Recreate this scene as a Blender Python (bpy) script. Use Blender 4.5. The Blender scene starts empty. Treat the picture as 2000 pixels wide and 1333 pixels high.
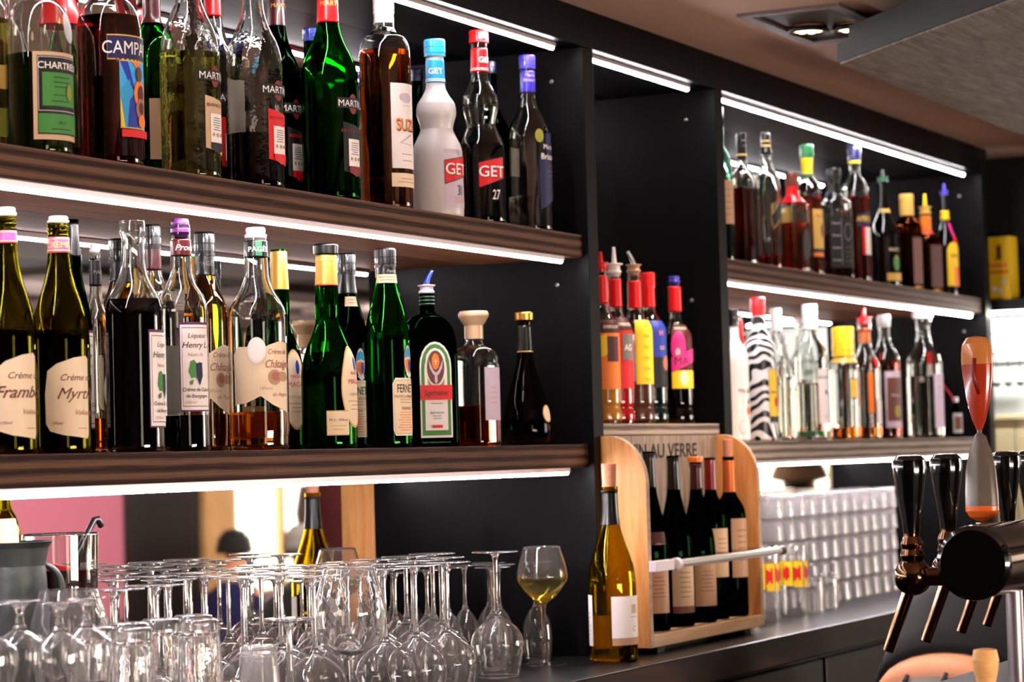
import bpy, bmesh, math, random
from mathutils import Vector, Matrix
random.seed(7)
SC = bpy.context.scene
COL = SC.collection
PI = math.pi
# ------------------------------------------------------------------ camera
FPX = 4873.0                      # focal length in pixels of the 2000 px frame
EYE = 1.45
YAW = math.radians(26.6); ROLL = math.atan(0.0275); PITCH = math.atan(227.0 / FPX)
_h = Vector((math.cos(YAW), math.sin(YAW), 0))
_f = (_h * math.cos(PITCH) + Vector((0, 0, 1)) * math.sin(PITCH)).normalized()
_r0 = _f.cross(Vector((0, 0, 1))).normalized()
_u0 = _r0.cross(_f)
_r = _r0 * math.cos(ROLL) - _u0 * math.sin(ROLL)
_u = _u0 * math.cos(ROLL) + _r0 * math.sin(ROLL)
cam_data = bpy.data.cameras.new('camera'); cam = bpy.data.objects.new('camera', cam_data); COL.objects.link(cam)
_m = Matrix((_r, _u, -_f)).transposed().to_4x4(); _m.translation = Vector((0, 0, EYE))
cam.matrix_world = _m
cam_data.sensor_width = 36.0; cam_data.lens = FPX * 36.0 / 2000.0
cam_data.clip_start = 0.05; cam_data.clip_end = 200
cam_data.dof.use_dof = True; cam_data.dof.focus_distance = 3.5; cam_data.dof.aperture_fstop = 7.0
SC.camera = cam
SC.view_settings.view_transform = 'Standard'; SC.view_settings.look = 'None'
SC.view_settings.gamma = 1.0; SC.view_settings.use_curve_mapping = False
SC.view_settings.exposure = 0.72
SC.cycles.use_denoising = True
SC.cycles.max_bounces = 20; SC.cycles.transmission_bounces = 18; SC.cycles.transparent_max_bounces = 12
SC.cycles.glossy_bounces = 8; SC.cycles.diffuse_bounces = 3
SC.cycles.sample_clamp_indirect = 6.0; SC.cycles.caustics_reflective = True; SC.cycles.caustics_refractive = True
# ------------------------------------------------------------------ world: weak warm room fill
w = bpy.data.worlds.new('room_air'); SC.world = w; w.use_nodes = True
w.node_tree.nodes['Background'].inputs[0].default_value = (1.0, 0.86, 0.78, 1)
w.node_tree.nodes['Background'].inputs[1].default_value = 0.05
LED_L = 74.0          # radiance of the LED strips
WIN_L = 3.6           # radiance of the bright street windows
def area(name, loc, look, sx, sy, power, color):
    d = bpy.data.lights.new(name, 'AREA'); d.shape = 'RECTANGLE'; d.size = sx; d.size_y = sy; d.energy = power; d.color = color
    o = bpy.data.objects.new(name, d); COL.objects.link(o); o.location = loc
    o.rotation_euler = (Vector(look) - Vector(loc)).to_track_quat('-Z', 'Y').to_euler(); return o
# daylight falling in through the street windows behind the camera
area('window_daylight', (7.8, -3.85, 1.45), (4.6, 1.8, 1.2), 2.3, 1.45, 110, (1.0, 0.93, 0.9))
# unseen fill lights added to brighten the mirrored street wall
area('street_wall_fill', (9.5, -2.0, 2.15), (9.5, -3.2, 0.6), 3.0, 0.5, 130, (1.0, 0.86, 0.74))
area('street_wall_fill', (13.5, -2.2, 2.15), (13.5, -3.4, 0.6), 3.0, 0.5, 90, (1.0, 0.86, 0.74))
area('ceiling_fill', (2.0, -1.6, 1.1), (3.4, 0.6, 2.2), 1.6, 0.3, 50, (1.0, 0.80, 0.66))  # unseen fill light added to brighten the salmon ceiling

def ray(px, py):
    return _f + _r * ((px - 1000.0) / FPX) - _u * ((py - 666.5) / FPX)
def onY(px, py, Y):
    d = ray(px, py); t = Y / d.y; return Vector((0, 0, EYE)) + d * t
def onZ(px, py, z):
    d = ray(px, py); t = (z - EYE) / d.z; return Vector((0, 0, EYE)) + d * t
def depth(p):
    return (Vector(p) - Vector((0, 0, EYE))).dot(_f)

# ------------------------------------------------------------------ materials
MATS = {}
def lin(c):
    return tuple((x / 12.92 if x <= 0.04045 else ((x + 0.055) / 1.055) ** 2.4) for x in c)
def M(name, rgb=(.5, .5, .5), rough=.5, metal=0.0, spec=.5, trans=0.0, ior=1.45, emit=0.0, coat=0.0, noise=0.0, nscale=40.0, bump=0.0):
    """principled material; rgb is an sRGB colour"""
    if name in MATS: return MATS[name]
    m = bpy.data.materials.new(name); m.use_nodes = True; nt = m.node_tree; b = nt.nodes['Principled BSDF']
    c = lin(rgb)
    b.inputs['Base Color'].default_value = (*c, 1); b.inputs['Roughness'].default_value = rough
    b.inputs['Metallic'].default_value = metal; b.inputs['Specular IOR Level'].default_value = spec
    b.inputs['Transmission Weight'].default_value = trans; b.inputs['IOR'].default_value = ior
    b.inputs['Coat Weight'].default_value = coat
    if emit:
        b.inputs['Emission Color'].default_value = (*c, 1); b.inputs['Emission Strength'].default_value = emit
    if noise or bump:
        tc = nt.nodes.new('ShaderNodeTexCoord'); n = nt.nodes.new('ShaderNodeTexNoise'); n.inputs['Scale'].default_value = nscale
        n.inputs['Detail'].default_value = 5
        nt.links.new(tc.outputs['Object'], n.inputs['Vector'])
        if noise:
            r = nt.nodes.new('ShaderNodeMapRange'); r.inputs[3].default_value = 1 - noise; r.inputs[4].default_value = 1 + noise
            mx = nt.nodes.new('ShaderNodeVectorMath'); mx.operation = 'SCALE'
            nt.links.new(n.outputs['Fac'], r.inputs[0]); mx.inputs[0].default_value = c
            nt.links.new(r.outputs[0], mx.inputs['Scale']); nt.links.new(mx.outputs[0], b.inputs['Base Color'])
        if bump:
            bp = nt.nodes.new('ShaderNodeBump'); bp.inputs['Strength'].default_value = bump; bp.inputs['Distance'].default_value = .002
            nt.links.new(n.outputs['Fac'], bp.inputs['Height']); nt.links.new(bp.outputs[0], b.inputs['Normal'])
    MATS[name] = m; return m
def glass(name, rgb=(1, 1, 1), rough=0.0, ior=1.48, bump=0.0, bscale=120):
    if name in MATS: return MATS[name]
    m = bpy.data.materials.new(name); m.use_nodes = True; nt = m.node_tree; nt.nodes.remove(nt.nodes['Principled BSDF'])
    g = nt.nodes.new('ShaderNodeBsdfGlass'); g.inputs['Color'].default_value = (*rgb, 1)
    g.inputs['Roughness'].default_value = rough; g.inputs['IOR'].default_value = ior
    if bump:
        tc = nt.nodes.new('ShaderNodeTexCoord'); n = nt.nodes.new('ShaderNodeTexNoise'); n.inputs['Scale'].default_value = bscale
        nt.links.new(tc.outputs['Object'], n.inputs['Vector'])
        bp = nt.nodes.new('ShaderNodeBump'); bp.inputs['Strength'].default_value = bump; bp.inputs['Distance'].default_value = .001
        nt.links.new(n.outputs['Fac'], bp.inputs['Height']); nt.links.new(bp.outputs[0], g.inputs['Normal'])
    nt.links.new(g.outputs[0], nt.nodes['Material Output'].inputs[0]); MATS[name] = m; return m
def wood(name, c1, c2, scale=(1, 12, 12), rough=.45, dist=3.0, tex=6.0, bump=.1, spec=.35):
    if name in MATS: return MATS[name]
    m = bpy.data.materials.new(name); m.use_nodes = True; nt = m.node_tree; b = nt.nodes['Principled BSDF']
    tc = nt.nodes.new('ShaderNodeTexCoord'); mp = nt.nodes.new('ShaderNodeMapping'); mp.inputs['Scale'].default_value = scale
    n = nt.nodes.new('ShaderNodeTexNoise'); n.inputs['Scale'].default_value = tex; n.inputs['Detail'].default_value = 8; n.inputs['Distortion'].default_value = dist * .2
    wv = nt.nodes.new('ShaderNodeTexNoise'); wv.inputs['Scale'].default_value = tex * 7; wv.inputs['Detail'].default_value = 4
    mx = nt.nodes.new('ShaderNodeMix'); mx.data_type = 'FLOAT'; mx.inputs[0].default_value = .35
    r = nt.nodes.new('ShaderNodeValToRGB'); r.color_ramp.elements[0].color = (*lin(c1), 1); r.color_ramp.elements[1].color = (*lin(c2), 1)
    r.color_ramp.elements[0].position = .35; r.color_ramp.elements[1].position = .66
    nt.links.new(tc.outputs['Object'], mp.inputs[0]); nt.links.new(mp.outputs[0], n.inputs['Vector']); nt.links.new(mp.outputs[0], wv.inputs['Vector'])
    nt.links.new(n.outputs['Fac'], mx.inputs[2]); nt.links.new(wv.outputs['Fac'], mx.inputs[3])
    nt.links.new(mx.outputs[0], r.inputs[0]); nt.links.new(r.outputs[0], b.inputs['Base Color']); b.inputs['Roughness'].default_value = rough; b.inputs['Specular IOR Level'].default_value = spec
    bp = nt.nodes.new('ShaderNodeBump'); bp.inputs['Strength'].default_value = bump; bp.inputs['Distance'].default_value = .002
    nt.links.new(mx.outputs[0], bp.inputs['Height']); nt.links.new(bp.outputs[0], b.inputs['Normal'])
    MATS[name] = m; return m
def ply(name, c1=(.16, .085, .065), c2=(.42, .30, .235)):
    """front lip of the shelves: plywood layers as dark and light bands in height, broken along the length"""
    m = bpy.data.materials.new(name); m.use_nodes = True; nt = m.node_tree; b = nt.nodes['Principled BSDF']
    tc = nt.nodes.new('ShaderNodeTexCoord'); sp = nt.nodes.new('ShaderNodeSeparateXYZ'); nt.links.new(tc.outputs['Object'], sp.inputs[0])
    mu = nt.nodes.new('ShaderNodeMath'); mu.operation = 'MULTIPLY'; mu.inputs[1].default_value = 2 * PI / 0.0165
    sn = nt.nodes.new('ShaderNodeMath'); sn.operation = 'SINE'
    nt.links.new(sp.outputs['Z'], mu.inputs[0]); nt.links.new(mu.outputs[0], sn.inputs[0])
    mp = nt.nodes.new('ShaderNodeMapping'); mp.inputs['Scale'].default_value = (1.2, 1, 90)
    n = nt.nodes.new('ShaderNodeTexNoise'); n.inputs['Scale'].default_value = 7; n.inputs['Detail'].default_value = 6
    nt.links.new(tc.outputs['Object'], mp.inputs[0]); nt.links.new(mp.outputs[0], n.inputs['Vector'])
    ad = nt.nodes.new('ShaderNodeMath'); ad.operation = 'MULTIPLY_ADD'; ad.inputs[1].default_value = .26; 
    nt.links.new(sn.outputs[0], ad.inputs[0]); nt.links.new(n.outputs['Fac'], ad.inputs[2])
    r = nt.nodes.new('ShaderNodeValToRGB'); r.color_ramp.elements[0].color = (*lin(c1), 1); r.color_ramp.elements[1].color = (*lin(c2), 1)
    r.color_ramp.elements[0].position = .30; r.color_ramp.elements[1].position = .74
    nt.links.new(ad.outputs[0], r.inputs[0]); nt.links.new(r.outputs[0], b.inputs['Base Color']); b.inputs['Roughness'].default_value = .6; b.inputs['Specular IOR Level'].default_value = .12
    MATS[name] = m; return m

# ------------------------------------------------------------------ mesh helpers
class MB:
    def __init__(s): s.v = []; s.f = []; s.m = []; s.sm = []
    def add(s, verts, faces, mi=0, smooth=False):
        o = len(s.v); s.v += [tuple(v) for v in verts]
        for f in faces: s.f.append(tuple(i + o for i in f)); s.m.append(mi); s.sm.append(smooth)
    def box(s, x0, x1, y0, y1, z0, z1, mi=0):
        v = [(x, y, z) for x in (x0, x1) for y in (y0, y1) for z in (z0, z1)]
        s.add(v, [(0, 1, 3, 2), (4, 6, 7, 5), (0, 4, 5, 1), (2, 3, 7, 6), (0, 2, 6, 4), (1, 5, 7, 3)], mi)
    def lathe(s, prof, seg=32, mi=0, c=(0, 0, 0), axis=None, fn=None, close=False, smooth=True):
        """prof: list of (r, z); r==0 ends make poles. fn(r,z,ang)->(x,y)"""
        if smooth and not close:
            Q = [prof[0]]                 # support rings keep the shading of long walls straight next to sharp corners
            for i in range(len(prof) - 1):
                (r0, z0), (r1, z1) = prof[i], prof[i + 1]; L = math.hypot(r1 - r0, z1 - z0)
                def turn(j):
                    if j <= 0 or j >= len(prof) - 1: return 0
                    a = math.atan2(prof[j][1] - prof[j - 1][1], prof[j][0] - prof[j - 1][0]); b_ = math.atan2(prof[j + 1][1] - prof[j][1], prof[j + 1][0] - prof[j][0])
                    d = abs(a - b_) % (2 * PI); return min(d, 2 * PI - d)
                if L > .004:
                    e = min(.0007, L * .12)
                    if turn(i) > .3: Q.append((r0 + (r1 - r0) * e / L, z0 + (z1 - z0) * e / L))
                    if turn(i + 1) > .3: Q.append((r1 - (r1 - r0) * e / L, z1 - (z1 - z0) * e / L))
                Q.append(prof[i + 1])
            prof = Q
        rings = []; vs = []
        for (r, z) in prof:
            if r <= 1e-7: rings.append([len(vs)]); vs.append((0, 0, z)); continue
            ring = []
            for k in range(seg):
                a = 2 * PI * k / seg
                if fn: x, y = fn(r, z, a)
                else: x, y = r * math.cos(a), r * math.sin(a)
                ring.append(len(vs)); vs.append((x, y, z))
            rings.append(ring)
        fs = []
        pr = list(zip(rings, rings[1:]))
        if close: pr.append((rings[-1], rings[0]))
        for a, b in pr:
            if len(a) == 1 and len(b) == 1: continue
            for k in range(seg):
                k2 = (k + 1) % seg
                if len(a) == 1: fs.append((a[0], b[k2], b[k]))
                elif len(b) == 1: fs.append((a[k], a[k2], b[0]))
                else: fs.append((a[k], a[k2], b[k2], b[k]))
        if axis is not None:
            q = Vector((0, 0, 1)).rotation_difference(Vector(axis).normalized()); vs = [q @ Vector(v) for v in vs]
        vs = [Vector(v) + Vector(c) for v in vs]
        s.add(vs, fs, mi, smooth)
    def tube(s, p0, p1, r, seg=16, mi=0, r2=None):
        p0 = Vector(p0); p1 = Vector(p1); L = (p1 - p0).length; r2 = r if r2 is None else r2
        s.lathe([(0, 0), (r, 0), (r2, L), (0, L)], seg, mi, p0, p1 - p0)
    def sweep(s, pts, r, seg=10, mi=0):
        pts = [Vector(p) for p in pts]; vs = []; n = len(pts); up = None
        for i, p in enumerate(pts):
            t = (pts[min(i + 1, n - 1)] - pts[max(i - 1, 0)]).normalized()
            if up is None: up = t.orthogonal().normalized()
            up = (up - t * up.dot(t)).normalized(); q = t.cross(up)
            rr = r[i] if isinstance(r, (list, tuple)) else r
            for k in range(seg):
                a = 2 * PI * k / seg; vs.append(p + up * (rr * math.cos(a)) + q * (rr * math.sin(a)))
        fs = []
        for i in range(n - 1):
            for k in range(seg):
                k2 = (k + 1) % seg; fs.append((i * seg + k, i * seg + k2, (i + 1) * seg + k2, (i + 1) * seg + k))
        fs.append(tuple(reversed(range(seg)))); fs.append(tuple(range((n - 1) * seg, n * seg)))
        s.add(vs, fs, mi, True)
    def loft(s, rings, mi=0, cap=True, smooth=True):
        n = len(rings[0]); vs = [p for r in rings for p in r]; fs = []
        for i in range(len(rings) - 1):
            for k in range(n):
                k2 = (k + 1) % n; fs.append((i * n + k, i * n + k2, (i + 1) * n + k2, (i + 1) * n + k))
        if cap: fs.append(tuple(reversed(range(n)))); fs.append(tuple(range((len(rings) - 1) * n, len(rings) * n)))
        s.add(vs, fs, mi, smooth)
    def prism(s, poly, plane, a, b, mi=0):
        """poly: 2D points; plane 'XZ' -> extrude in Y, 'YZ' -> extrude in X, 'XY' -> extrude in Z"""
        def P(p, t): return {'XZ': (p[0], t, p[1]), 'YZ': (t, p[0], p[1]), 'XY': (p[0], p[1], t)}[plane]
        n = len(poly); vs = [P(p, a) for p in poly] + [P(p, b) for p in poly]
        fs = [tuple(range(n)), tuple(reversed(range(n, 2 * n)))] + [(k, k + n, (k + 1) % n + n, (k + 1) % n) for k in range(n)]
        s.add(vs, fs, mi)
    def build(s, name, mats, parent=None, bevel=0.0, fix=True):
        me = bpy.data.meshes.new(name); me.from_pydata(s.v, [], s.f)
        if not isinstance(mats, (list, tuple)): mats = [mats]
        for m in mats: me.materials.append(m)
        for p, mi, sm in zip(me.polygons, s.m, s.sm): p.material_index = mi; p.use_smooth = sm
        if fix:
            bm = bmesh.new(); bm.from_mesh(me); bmesh.ops.recalc_face_normals(bm, faces=bm.faces); bm.to_mesh(me); bm.free()
        o = bpy.data.objects.new(name, me); COL.objects.link(o)
        if parent: o.parent = parent
        if bevel:
            bv = o.modifiers.new('bevel', 'BEVEL'); bv.width = bevel; bv.segments = 2; bv.limit_method = 'ANGLE'
        return o
def tag(o, label=None, cat=None, group=None, kind=None):
    if label: o['label'] = label
    if cat: o['category'] = cat
    if group: o['group'] = group
    if kind: o['kind'] = kind
    return o
def thing(name, label, cat, loc=(0, 0, 0), rz=0.0, group=None):
    o = bpy.data.objects.new(name, None); COL.objects.link(o); o.location = loc; o.rotation_euler = (0, 0, rz); o.empty_display_size = .05
    return tag(o, label, cat, group)
def copy_thing(src, loc, rz=0.0, label=None, group=None):
    r = src.copy(); COL.objects.link(r); r.location = loc; r.rotation_euler = (0, 0, rz)
    if label: r['label'] = label
    if group: r['group'] = group
    for ch in list(src.children):
        c = ch.copy(); COL.objects.link(c); c.parent = r
        for g in list(ch.children):
            d = g.copy(); COL.objects.link(d); d.parent = c
    return r
_tc = {}
def text2d(s, size=1.0, bold=0.0, shear=0.0, sx=1.0):
    """text outline as flat mesh data, centred at the origin, capital height about size"""
    bold = 0.0 if 'M' in s else min(bold, .011); key = (s, bold, shear)
    if key not in _tc:
        cu = bpy.data.curves.new('lettering', 'FONT'); cu.body = s; cu.size = 1.0; cu.offset = bold; cu.shear = shear
        cu.resolution_u = 3; cu.align_x = 'CENTER'
        ob = bpy.data.objects.new('lettering', cu); me = ob.to_mesh()
        _tc[key] = ([tuple(v.co[:2]) for v in me.vertices], [tuple(p.vertices) for p in me.polygons])
        ob.to_mesh_clear(); bpy.data.objects.remove(ob); bpy.data.curves.remove(cu)
    v, f = _tc[key]; k = size / .70
    return [(x * k * sx, (y - .35) * k) for x, y in v], f

# ------------------------------------------------------------------ the bar: measured levels (metres)
F = 1.835                 # front plane of the shelf unit
MIR = F + .21             # mirror at the back of the shelves
ZC = EYE - .349           # back counter top
CE = 1.665                # counter front edge
S2B, S2T = EYE - .021, EYE + .019      # lower shelf
S1B, S1T = EYE + .345, EYE + .385      # upper shelf
TOPB = EYE + .716                      # underside of the top board
CEIL = EYE + .784
MB0, MB1 = EYE + .034, EYE + .0545     # small shelf of the middle bay
XA = 1.15
X1 = onY(1137, 480, F).x; X1b = X1 + .042
X2 = onY(1394, 480, F).x; X2b = X2 + .040
X3 = onY(1912, 450, F).x; X3b = X3 + .045
# ------------------------------------------------------------------ shell and shelving
black = M('black_lacquered_board', (.014, .0135, .018), .45, spec=.12, noise=.35, nscale=25, bump=.25)
black2 = M('black_matt_paint', (.03, .028, .03), .6)
shelfwood = wood('oiled_shelf_wood', (.30, .17, .10), (.58, .37, .23), (1, 26, 8), .5, 3, 5, spec=.15)
lip = ply('plywood_shelf_lip')
ceilm = M('salmon_plaster', (.80, .66, .58), .9, noise=.04, nscale=3)
mirrorm = M('mirror_silver', (.80, .80, .80), .015, metal=1.0)
def struct(name, mb, mats, parent=None, bevel=0):
    o = mb.build(name, mats, parent, bevel)
    if parent is None: o['kind'] = 'structure'
    return o
b = MB(); b.box(-3, 26, -4.1, 3.4, -.08, 0); struct('floor', b, wood('dark_floorboards', (.16, .11, .09), (.27, .19, .14), (1, 8, 1), .4))
b = MB(); b.box(-3, 8.2, -.35, 2.3, CEIL, CEIL + .1); struct('ceiling', b, ceilm)
b = MB(); b.box(-3, 26, -4.1, -.35, CEIL + .0, CEIL + .1)
for i in range(14):
    for j in range(3):
        b.box(.3 + i * 1.5, 1.3 + i * 1.5, -3.6 + j * 1.1, -2.8 + j * 1.1, CEIL - .03, CEIL + .01, 1)
struct('ceiling', b, [M('charcoal_ceiling', (.07, .07, .08), .8), M('grey_acoustic_panel', (.45, .40, .40), .9)])
b = MB(); b.box(-3, 8.2, 2.06, 2.2, 0, CEIL); struct('wall_back', b, black2)
b = MB(); b.box(8.2, 26, 3.3, 3.4, 0, 2.7); struct('wall_back', b, M('cream_wall', (.85, .80, .70), .8))
b = MB(); b.box(-3.1, -3, -4.1, 3.4, 0, 2.7); struct('wall_left', b, M('warm_grey_wall', (.42, .36, .34), .8))
b = MB(); b.box(26, 26.1, -4.1, 3.4, 0, 2.7); struct('wall_right', b, MATS['cream_wall'])
# street wall behind the camera, seen in the mirror: pink plaster, dark bay, windows between wooden posts
YW = -4.0
def vx(px, py=1000):      # X on the street wall that the mirror shows at picture column px
    d = ray(px, py); t = MIR / d.y; x = d.x * t; return x + (MIR - YW) * d.x / d.y
pink = M('pink_plaster', (.80, .46, .55), .8, noise=.06, nscale=2)
post = wood('honey_pine', (.80, .58, .36), (.93, .76, .54), (12, 12, 1), .45)
b = MB()
xp1, xd1, xw0, xw1 = vx(240), vx(388), vx(452), vx(700)
xr0 = vx(1470)
b.box(-3, 26, YW - .1, YW, 0, .62, 1); b.box(-3, 26, YW - .1, YW, 2.21, 2.4, 1)
b.box(9.05, xp1, YW - .1, YW, .62, 2.21, 0); b.box(xp1, xd1, YW - .1, YW, .62, 2.21, 1); b.box(xw1, xr0 - 1, YW - .1, YW, .62, 2.21, 1)
b.box(-.2, 6.55, YW - .1, YW, .62, 2.21, 1); b.box(-3, -1.8, YW - .1, YW, .62, 2.21, 1)
struct('wall_front', b, [pink, M('dark_brown_panel', (.10, .06, .06), .5)])
winm = M('bright_street_glass', (1.0, .95, .86), .3, emit=WIN_L)
def window(n, x0, x1, bars=2):
    fr = MB(); w_ = .17 if n != 3 else .33
    fr.box(x0 - w_, x0, YW, YW + .035, .62, 2.21); fr.box(x1, x1 + w_, YW, YW + .035, .62, 2.21)
    fr.box(x0, x1, YW, YW + .08, .62, .70); fr.box(x0, x1, YW, YW + .08, 2.19, 2.21)
    for k in range(1, bars): 
        xx = x0 + (x1 - x0) * k / bars; fr.box(xx - .025, xx + .025, YW, YW + .05, .70, 2.19)
    o = struct('window_%d' % n, fr, post)
    g = MB(); g.box(x0, x1, YW - .04, YW - .02, .70, 2.19); g.build('window_pane', winm, o)
    return o
window(1, -1.6, -.4, 2); window(2, 6.75, 8.85, 3); window(3, xw0, xw1, 3); window(4, xr0, 25.2, 4)  # leftmost window is unseen, added to give light from the front left
# mirror, one sheet per bay
def mirror(n, x0, x1, z0, z1, lab):
    b = MB(); b.box(x0, x1, MIR, MIR + .006, z0, z1)
    return tag(b.build('mirror', mirrorm), lab, 'mirror')
mirror(1, XA + .04, X1, ZC, TOPB, 'large mirror sheet behind the left bay of bottle shelves')
mirror(2, X1b, X2, ZC, TOPB, 'narrow mirror sheet behind the middle bay')
mirror(3, X2b, X3, ZC, TOPB, 'mirror sheet behind the right bay of bottle shelves')
# uprights
def upright(x0, x1, z0, lab):
    b = MB(); b.box(x0, x1, F - .012, MIR + .008, z0, TOPB)
    for z in (EYE + .30, EYE + .66): b.lathe([(0, 0), (.004, 0), (.004, .002), (0, .002)], 10, 1, (x0, F + .05, z), (-1, 0, 0))
    return tag(b.build('shelf_upright', [black, M('steel_screw', (.6, .6, .6), .3, metal=1)], bevel=.0015), lab, 'shelf upright')
upright(XA, XA + .04, ZC, 'black board upright closing the left end of the shelf unit')
upright(X1, X1b, ZC, 'black board upright between the left and middle bays')
upright(X2, X2b, S2B, 'black board upright between the middle and right bays')
upright(X3, X3b, ZC, 'black board upright closing the right end of the shelf unit')
b = MB(); b.box(XA, X3b, F - .015, MIR + .008, TOPB, CEIL - .0005)
tag(b.build('top_board', black, bevel=.001), 'long black top board running along the ceiling over all bays', 'top board')
lip2 = ply('pale_plywood_lip', (.34, .30, .27), (.66, .60, .56))
def shelf(x0, x1, z0, z1, lab, grp=None, y1=MIR, lp=None):
    b = MB(); b.box(x0, x1, F + .004, y1, z0, z1)
    o = b.build('shelf', shelfwood); tag(o, lab, 'shelf', grp)
    e = MB(); e.box(x0, x1, F, F + .0045, z0, z1); e.build('shelf_lip', lp or lip, o, bevel=.0008); return o
shelf(XA + .04, X1, S1B, S1T, 'upper wooden shelf of the left bay holding vermouth and liqueur bottles')
shelf(XA + .04, X1, S2B, S2T, 'lower wooden shelf of the left bay holding fruit cream bottles')
shelf(X2b, X3, S1B, S1T, 'upper wooden shelf of the right bay holding whisky bottles')
shelf(X2b, X3, S2B, S2T, 'lower pale shelf of the right bay holding clear spirit bottles', lp=lip2)
shelf(X1b, X2, MB0, MB1, 'thin short shelf in the middle bay under the flavoured vodkas', lp=lip2)
ledm = M('led_white', (1.0, .97, .98), .5, emit=LED_L)
alu = M('anodised_aluminium', (.82, .76, .76), .35, metal=.8)
ledb = M('led_white_bright', (1.0, .97, .98), .5, emit=LED_L * 1.7)
def led(x0, x1, z, lab, m=None):
    t = thing('led_strip', lab, 'led strip', ((x0 + x1) / 2, F + .016, z)); h = (x1 - x0) / 2
    b = MB(); b.box(-h, h, -.007, .007, -.007, -.0); b.build('profile', alu, t)
    b = MB(); b.lathe([(0, -h + .001), (.0036, -h + .001), (.0036, h - .001), (0, h - .001)], 12, 0, (0, -.0005, -.0085), (1, 0, 0)); b.build('diffuser', m or ledm, t)
    return t
led(XA + .06, X1 - .065, TOPB, 'LED strip under the top board of the left bay')
led(XA + .06, X1 - .055, S1B, 'LED strip under the upper shelf of the left bay')
led(XA + .06, X1 - .055, S2B, 'LED strip under the lower shelf of the left bay', ledb)
led(X1b + .006, X2 - .075, TOPB, 'short LED strip under the top board of the middle bay')
led(X2b + .004, X3 - .075, TOPB, 'LED strip under the top board of the right bay')
led(X2b + .004, X3 - .055, S1B, 'LED strip under the upper shelf of the right bay')
led(X2b + .004, X3 - .045, S2B, 'LED strip under the lower shelf of the right bay', ledb)
# back counter
cm = M('grey_stone_laminate', (.065, .062, .072), .30, spec=.3, noise=.45, nscale=60, coat=.05)
b = MB(); b.box(XA - .6, X3b + .9, CE, MIR + .01, ZC - .055, ZC)
tag(b.build('back_counter', cm, bevel=.003), 'long dark grey worktop under the shelves carrying the glassware', 'counter')
t = thing('counter_cabinet', 'black cabinet under the dark grey worktop', 'cabinet', (3.8, 1.87, 0))
b = MB(); b.box(-2.6, 3.2, -.13, .16, 0, ZC - .055); b.build('carcass', black2, t)
for k in range(8):
    b = MB(); b.box(-2.58 + k * .72, -1.88 + k * .72, -.148, -.131, .1, ZC - .075); d = b.build('door', M('black_cabinet_door', (.05, .045, .045), .35), t, bevel=.002)
    b = MB(); b.tube((-1.93 + k * .72, -.165, .72), (-1.93 + k * .72, -.165, .88), .005, 10); b.build('handle', alu, d)
# return unit at the right end
tw = M('cream_tongue_board', (.90, .84, .68), .5)
xr = X3b + .22
t = thing('return_cabinet', 'black wall unit with a lit white panel at the right end of the bar', 'wall unit', (xr, F, 0))
b = MB(); b.box(0, .06, -.40, .20, EYE + .345, CEIL); b.box(-.17, 0, -.40, .20, EYE + .355, EYE + .385); b.build('carcass', black2, t)
b = MB(); b.box(.0, .02, -.40, .20, EYE + .075, EYE + .345); b.build('white_panel', M('white_gloss_panel', (.93, .95, .95), .3), t)
b = MB(); b.box(-.012, .02, -.40, .20, EYE + .065, EYE + .078)
for k in range(6): b.box(.0, .02, -.115 + k * .056, -.061 + k * .056, ZC, EYE + .064)
b.build('panelling', tw, t, bevel=.002)
b = MB(); b.box(-.155, -.14, -.38, .18, EYE + .347, EYE + .354); b.build('lamp', M('white_lamp', (1, .98, .94), .5, emit=60), t)
b = MB(); b.tube((-.03, -.36, EYE + .245), (-.03, .19, EYE + .245), .004, 8); b.build('rail', M('pewter_bars', (.55, .58, .60), .3, metal=.9), t)
for k in range(5):
    y = -.035 + k * .033; z = EYE + .245
    b = MB(); b.sweep([(-.03, y, z + .008), (-.032, y + .006, z), (-.034, y, z - .03), (-.034, y, z - .07)], .0022, 8)
    b.lathe([(0, -.012), (.010, -.006), (.012, .002), (.011, .002), (0, -.008)], 14, 0, (-.036, y, z - .08))
    u = b.build('bar_spoon', MATS['pewter_bars']); u.location = (xr, F, 0); tag(u, 'steel measuring spoon hanging from the rail on the lit white panel', 'spoon', 'steel spoons hanging on the lit white panel')
def archpts(cx, cz, r, a0, a1, n=12): return [(cx + r * math.cos(a0 + (a1 - a0) * k / n), cz + r * math.sin(a0 + (a1 - a0) * k / n)) for k in range(n + 1)]
b = MB()
b.sweep([(-.012, y, z) for y, z in archpts(.045, EYE + .27, .032, PI, 0)], .0016, 8)
b.sweep([(-.012, y, z) for y, z in archpts(.045, EYE + .265, .014, 0, 2 * PI)], .0016, 8)
b.sweep([(-.012, .0, EYE + .30), (-.012, -.01, EYE + .28), (-.012, -.012, EYE + .25)], .0016, 8)
u = b.build('wire_ornament', MATS['pewter_bars']); u.location = (xr, F, 0); tag(u, 'bent grey wire ornament on the lit white panel', 'ornament')
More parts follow.
